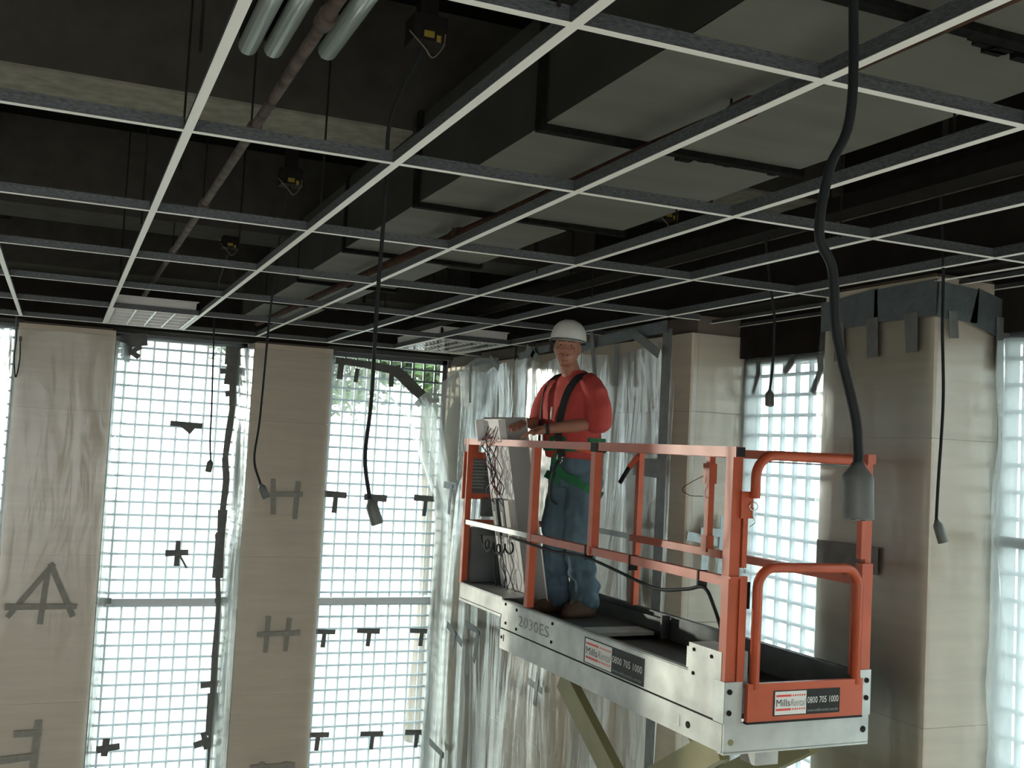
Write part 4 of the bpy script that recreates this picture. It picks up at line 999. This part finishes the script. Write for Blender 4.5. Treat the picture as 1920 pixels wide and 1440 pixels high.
# face details
for s in (-1, 1):
    ey = MB(); ball(ey, hp(.081, .033*s, .001), .010, .014, .007); eo = ey.build('eye', 'eye_white', bo)
    ir = MB(); ball(ir, hp(.0885, .032*s, .001), .0045, .006, .006); ir.build('iris', 'eye_dark', bo)
    limb(br := MB(), [hp(.090, .050*s, .020), hp(.099, .032*s, .026), hp(.101, .014*s, .022)], [.0035, .005, .004], 8); br.build('eyebrow', 'brow', bo)
lips = MB(); limb(lips, [hp(.086, -.036, -.056), hp(.104, -.012, -.066), hp(.107, 0, -.067), hp(.104, .012, -.066), hp(.086, .036, -.056)], [.003, .0065, .007, .0065, .003], 8); lips.build('mouth', 'lip', bo)
te = MB(); limb(te, [hp(.096, -.026, -.063), hp(.1095, 0, -.068), hp(.096, .026, -.063)], [.003, .0048, .003], 8); te.build('teeth', 'teeth', bo)
hair = MB(); hair.loft([ring(hp(fo-.012, 0, u_), rf, rl_, HF, HL, 24) for u_, rf, rl_, fo in ((.09, .07, .06, 0), (.06, .090, .079, -.004), (.02, .088, .081, -.012), (-.02, .074, .077, -.03), (-.055, .05, .06, -.045))]); hair.build('hair', 'hair', person)
# shirt
sh = MB()
tr2 = [(.965, .065, .155, .182), (1.0, .07, .160, .184), (1.03, .075, .168, .188), (1.15, .085, .165, .186), (1.27, .085, .155, .196), (1.37, .088, .135, .195), (1.44, .088, .105, .150), (1.485, .080, .080, .080), (1.505, .10, .072, .08)]
sh.loft([ring(pp(a, 0, z), rx, ry, n=28, sq=.12) for z, a, rx, ry in tr2])
limb(sh, [pp(.085, .145, 1.41), pp(.085, .20, 1.36), pp(.085, .232, 1.26), pp(.080, .238, 1.20)], [.082, .083, .082, .078], ends=True)
limb(sh, [pp(.085, -.145, 1.41), pp(.10, -.20, 1.36), pp(.12, -.235, 1.26), pp(.135, -.245, 1.20)], [.082, .083, .080, .076], ends=True)
def wr(c, amp, fr): return amp*(nz((c.x*fr, c.y*fr, c.z*fr*.8)) + .6*nz((c.x*fr*2.3+5, c.y*fr*2.3, c.z*fr*1.6)))
fuse(sh, 'shirt', 'shirt', person, .010, 3, lambda c: wr(c, .013, 7))
# jeans with bunched cuffs
jn = MB()
jn.loft([ring(pp(.03, 0, z), rx, ry, n=24) for z, rx, ry in ((.78, .125, .165), (.86, .142, .182), (.95, .150, .182), (1.01, .152, .178))])
for s, hip, knee, ank in ((1, (.03, .090, .84), (.085, .10, .47), (.0, .11, .09)), (-1, (.03, -.090, .84), (.11, -.085, .47), (.055, -.09, .09))):
    limb(jn, [pp(*hip), pp((hip[0]+knee[0])/2, (hip[1]+knee[1])/2, .66), pp(knee[0], knee[1], .49), pp(knee[0]*.7+ank[0]*.3, knee[1]*.7+ank[1]*.3, .34), pp(ank[0]+.025, ank[1], .20), pp(ank[0]+.01, ank[1], .12)], [.112, .104, .090, .084, .088, .092], ends=True)
fuse(jn, 'jeans', 'denim', person, .010, 3, lambda c: wr(c, .014+.012*max(0, min(1, (.5-c.z)/.3)), 10) + .007*sin(c.z*52+4*nz((c.x*5, c.y*5, c.z*3)))*max(0, min(1, (.42-c.z)/.12)))
# boots
for s, ank in ((1, (.0, .11)), (-1, (.05, -.09))):
    bt = MB(); a, b = ank
    bt.loft([ring(pp(a+.02+dx, b+.012*s*t_, z), rx, ry, n=18) for z, rx, ry, dx, t_ in ((.002, .135, .050, .045, 1), (.035, .138, .052, .045, 1), (.065, .120, .049, .03, .8), (.10, .080, .050, -.01, 0), (.17, .062, .052, -.02, 0))])
    bo_ = bt.build('boot', 'boot', person)
# safety harness
def strap_loop(pts, w_, m, name='harness_strap', th=.006, nrm=None):
    P = smooth_path(pts, 6); mb = MB(); c0 = pp(.08, 0, 0)
    for i in range(len(P)-1):
        mid = (P[i]+P[i+1])/2; nn = Vector((mid.x-c0.x, mid.y-c0.y, 0)).normalized()
        if mid.z > .40: nn = (nn + Vector((0, 0, 1.2))).normalized()
        mb.bar(P[i], P[i+1], w_, th, up=nn)
    return mb.build(name, m, person)
strap_loop([pp(.085, .13, 1.485), pp(.17, .125, 1.455), pp(.232, .115, 1.37), pp(.262, .10, 1.25), pp(.272, .09, 1.1), pp(.25, .11, .97)], .045, 'strap')
strap_loop([pp(.085, -.13, 1.485), pp(.17, -.125, 1.455), pp(.232, -.115, 1.37), pp(.262, -.10, 1.25), pp(.272, -.09, 1.1), pp(.25, -.11, .97)], .045, 'strap')
strap_loop([pp(.085, .13, 1.485), pp(-.0, .10, 1.46), pp(-.07, .05, 1.36), pp(-.09, -.02, 1.2), pp(-.11, -.08, 1.0)], .045, 'strap')
belt = [pp(.06+(.165+.012)*cos(2*pi*k/24), .200*sin(2*pi*k/24), 1.05) for k in range(25)]
bb = MB()
for i in range(24):
    q = (belt[i]+belt[i+1])/2-pp(.06, 0, 1.05); bb.bar(belt[i], belt[i+1], .09, .016, up=q.normalized())
bb.build('harness_belt', 'harness_green', person)
for s in (1, -1):
    lg = [pp(.05+.13*cos(2*pi*k/18), .080*s+.115*sin(2*pi*k/18), .80+.06*cos(2*pi*k/18+.6)) for k in range(19)]
    mb = MB()
    for i in range(18):
        q = (lg[i]+lg[i+1])/2-pp(.05, .080*s, .80); mb.bar(lg[i], lg[i+1], .05, .01, up=q.normalized())
    mb.build('leg_loop', 'harness_green', person)
strap_loop([pp(.215, .08, 1.02), pp(.235, .03, .93), pp(.20, .09, .85), pp(.15, .17, .83)], .05, 'harness_green')
strap_loop([pp(.20, .12, 1.05), pp(.12, .215, 1.03), pp(.0, .20, 1.02)], .06, 'hi_vis')
strap_loop([pp(.235, .02, 1.08), pp(.255, .06, 1.04), pp(.24, .10, 1.0)], .03, 'hi_vis')
MB().tube(smooth_path([pp(.235, .06, .95), pp(.27, .05, .85), pp(.26, .03, .72), pp(.22, .05, .68)], 6), .008, 6).build('safety_lanyard', 'strap', person)
MB().tube([pp(.235+.0*k, .07+.025*cos(k*pi/6), .96+.032*sin(k*pi/6)) for k in range(13)], .004, 6).build('harness_ring', 'chrome', person)
limb(pn := MB(), [pp(.26, .0, 1.20), pp(.258, .0, 1.27)], [.006, .006], 8); pn.build('pen', 'teeth', person)
# wrist watch
w0 = pp(*LW); wd_ = (pp(*LHd)-pp(*LE)).normalized(); ws = wd_.orthogonal().normalized(); wb = wd_.cross(ws)
MB().tube([w0-wd_*.010, w0+wd_*.010], .034, 16).build('wrist_watch', 'strap', person)
# hard hat
hh = MB(); HO = hp(-.010, 0, .042)
def hat(u, v):
    t = v*pi/2; a = 2*pi*u; r = cos(t)**.75 if v < 1 else 0.0
    rib = 1+.02*max(0, cos(a*1)) if v > .3 else 1
    return HO + HF*(.138*r*cos(a)) + HL*(.114*r*sin(a)) + HU*(.128*sin(t)*rib)
hh.grid(32, 10, hat)
ho = hh.build('hard_hat', 'helmet', person, fixn=False)
def brim(u, v):
    a = 2*pi*u; k = 1+v*(.06+.20*max(0, cos(a))**2)
    return HO + HF*(.138*k*cos(a)) + HL*(.114*k*sin(a)) + HU*(-.004-.012*v*max(0, cos(a))-.004*v)
MB().grid(32, 3, brim).build('hat_brim', 'helmet', ho, fixn=False)
MB().tube([HO+HF*.138*cos(a)*.98+HL*.114*sin(a)*.98-HU*.006 for a in [2*pi*k/24 for k in range(25)]], .006, 6).build('hat_band', 'strap', ho)
for sgn in (-.035, 0, .035):
    MB().tube([HO+HF*(.13*cos(t))+HL*sgn*(1-.3*sin(t))+HU*(.128*sin(t)+.002) for t in [pi*k/14 for k in range(1, 14)]], .005, 6).build('hat_ridge', 'helmet', ho)
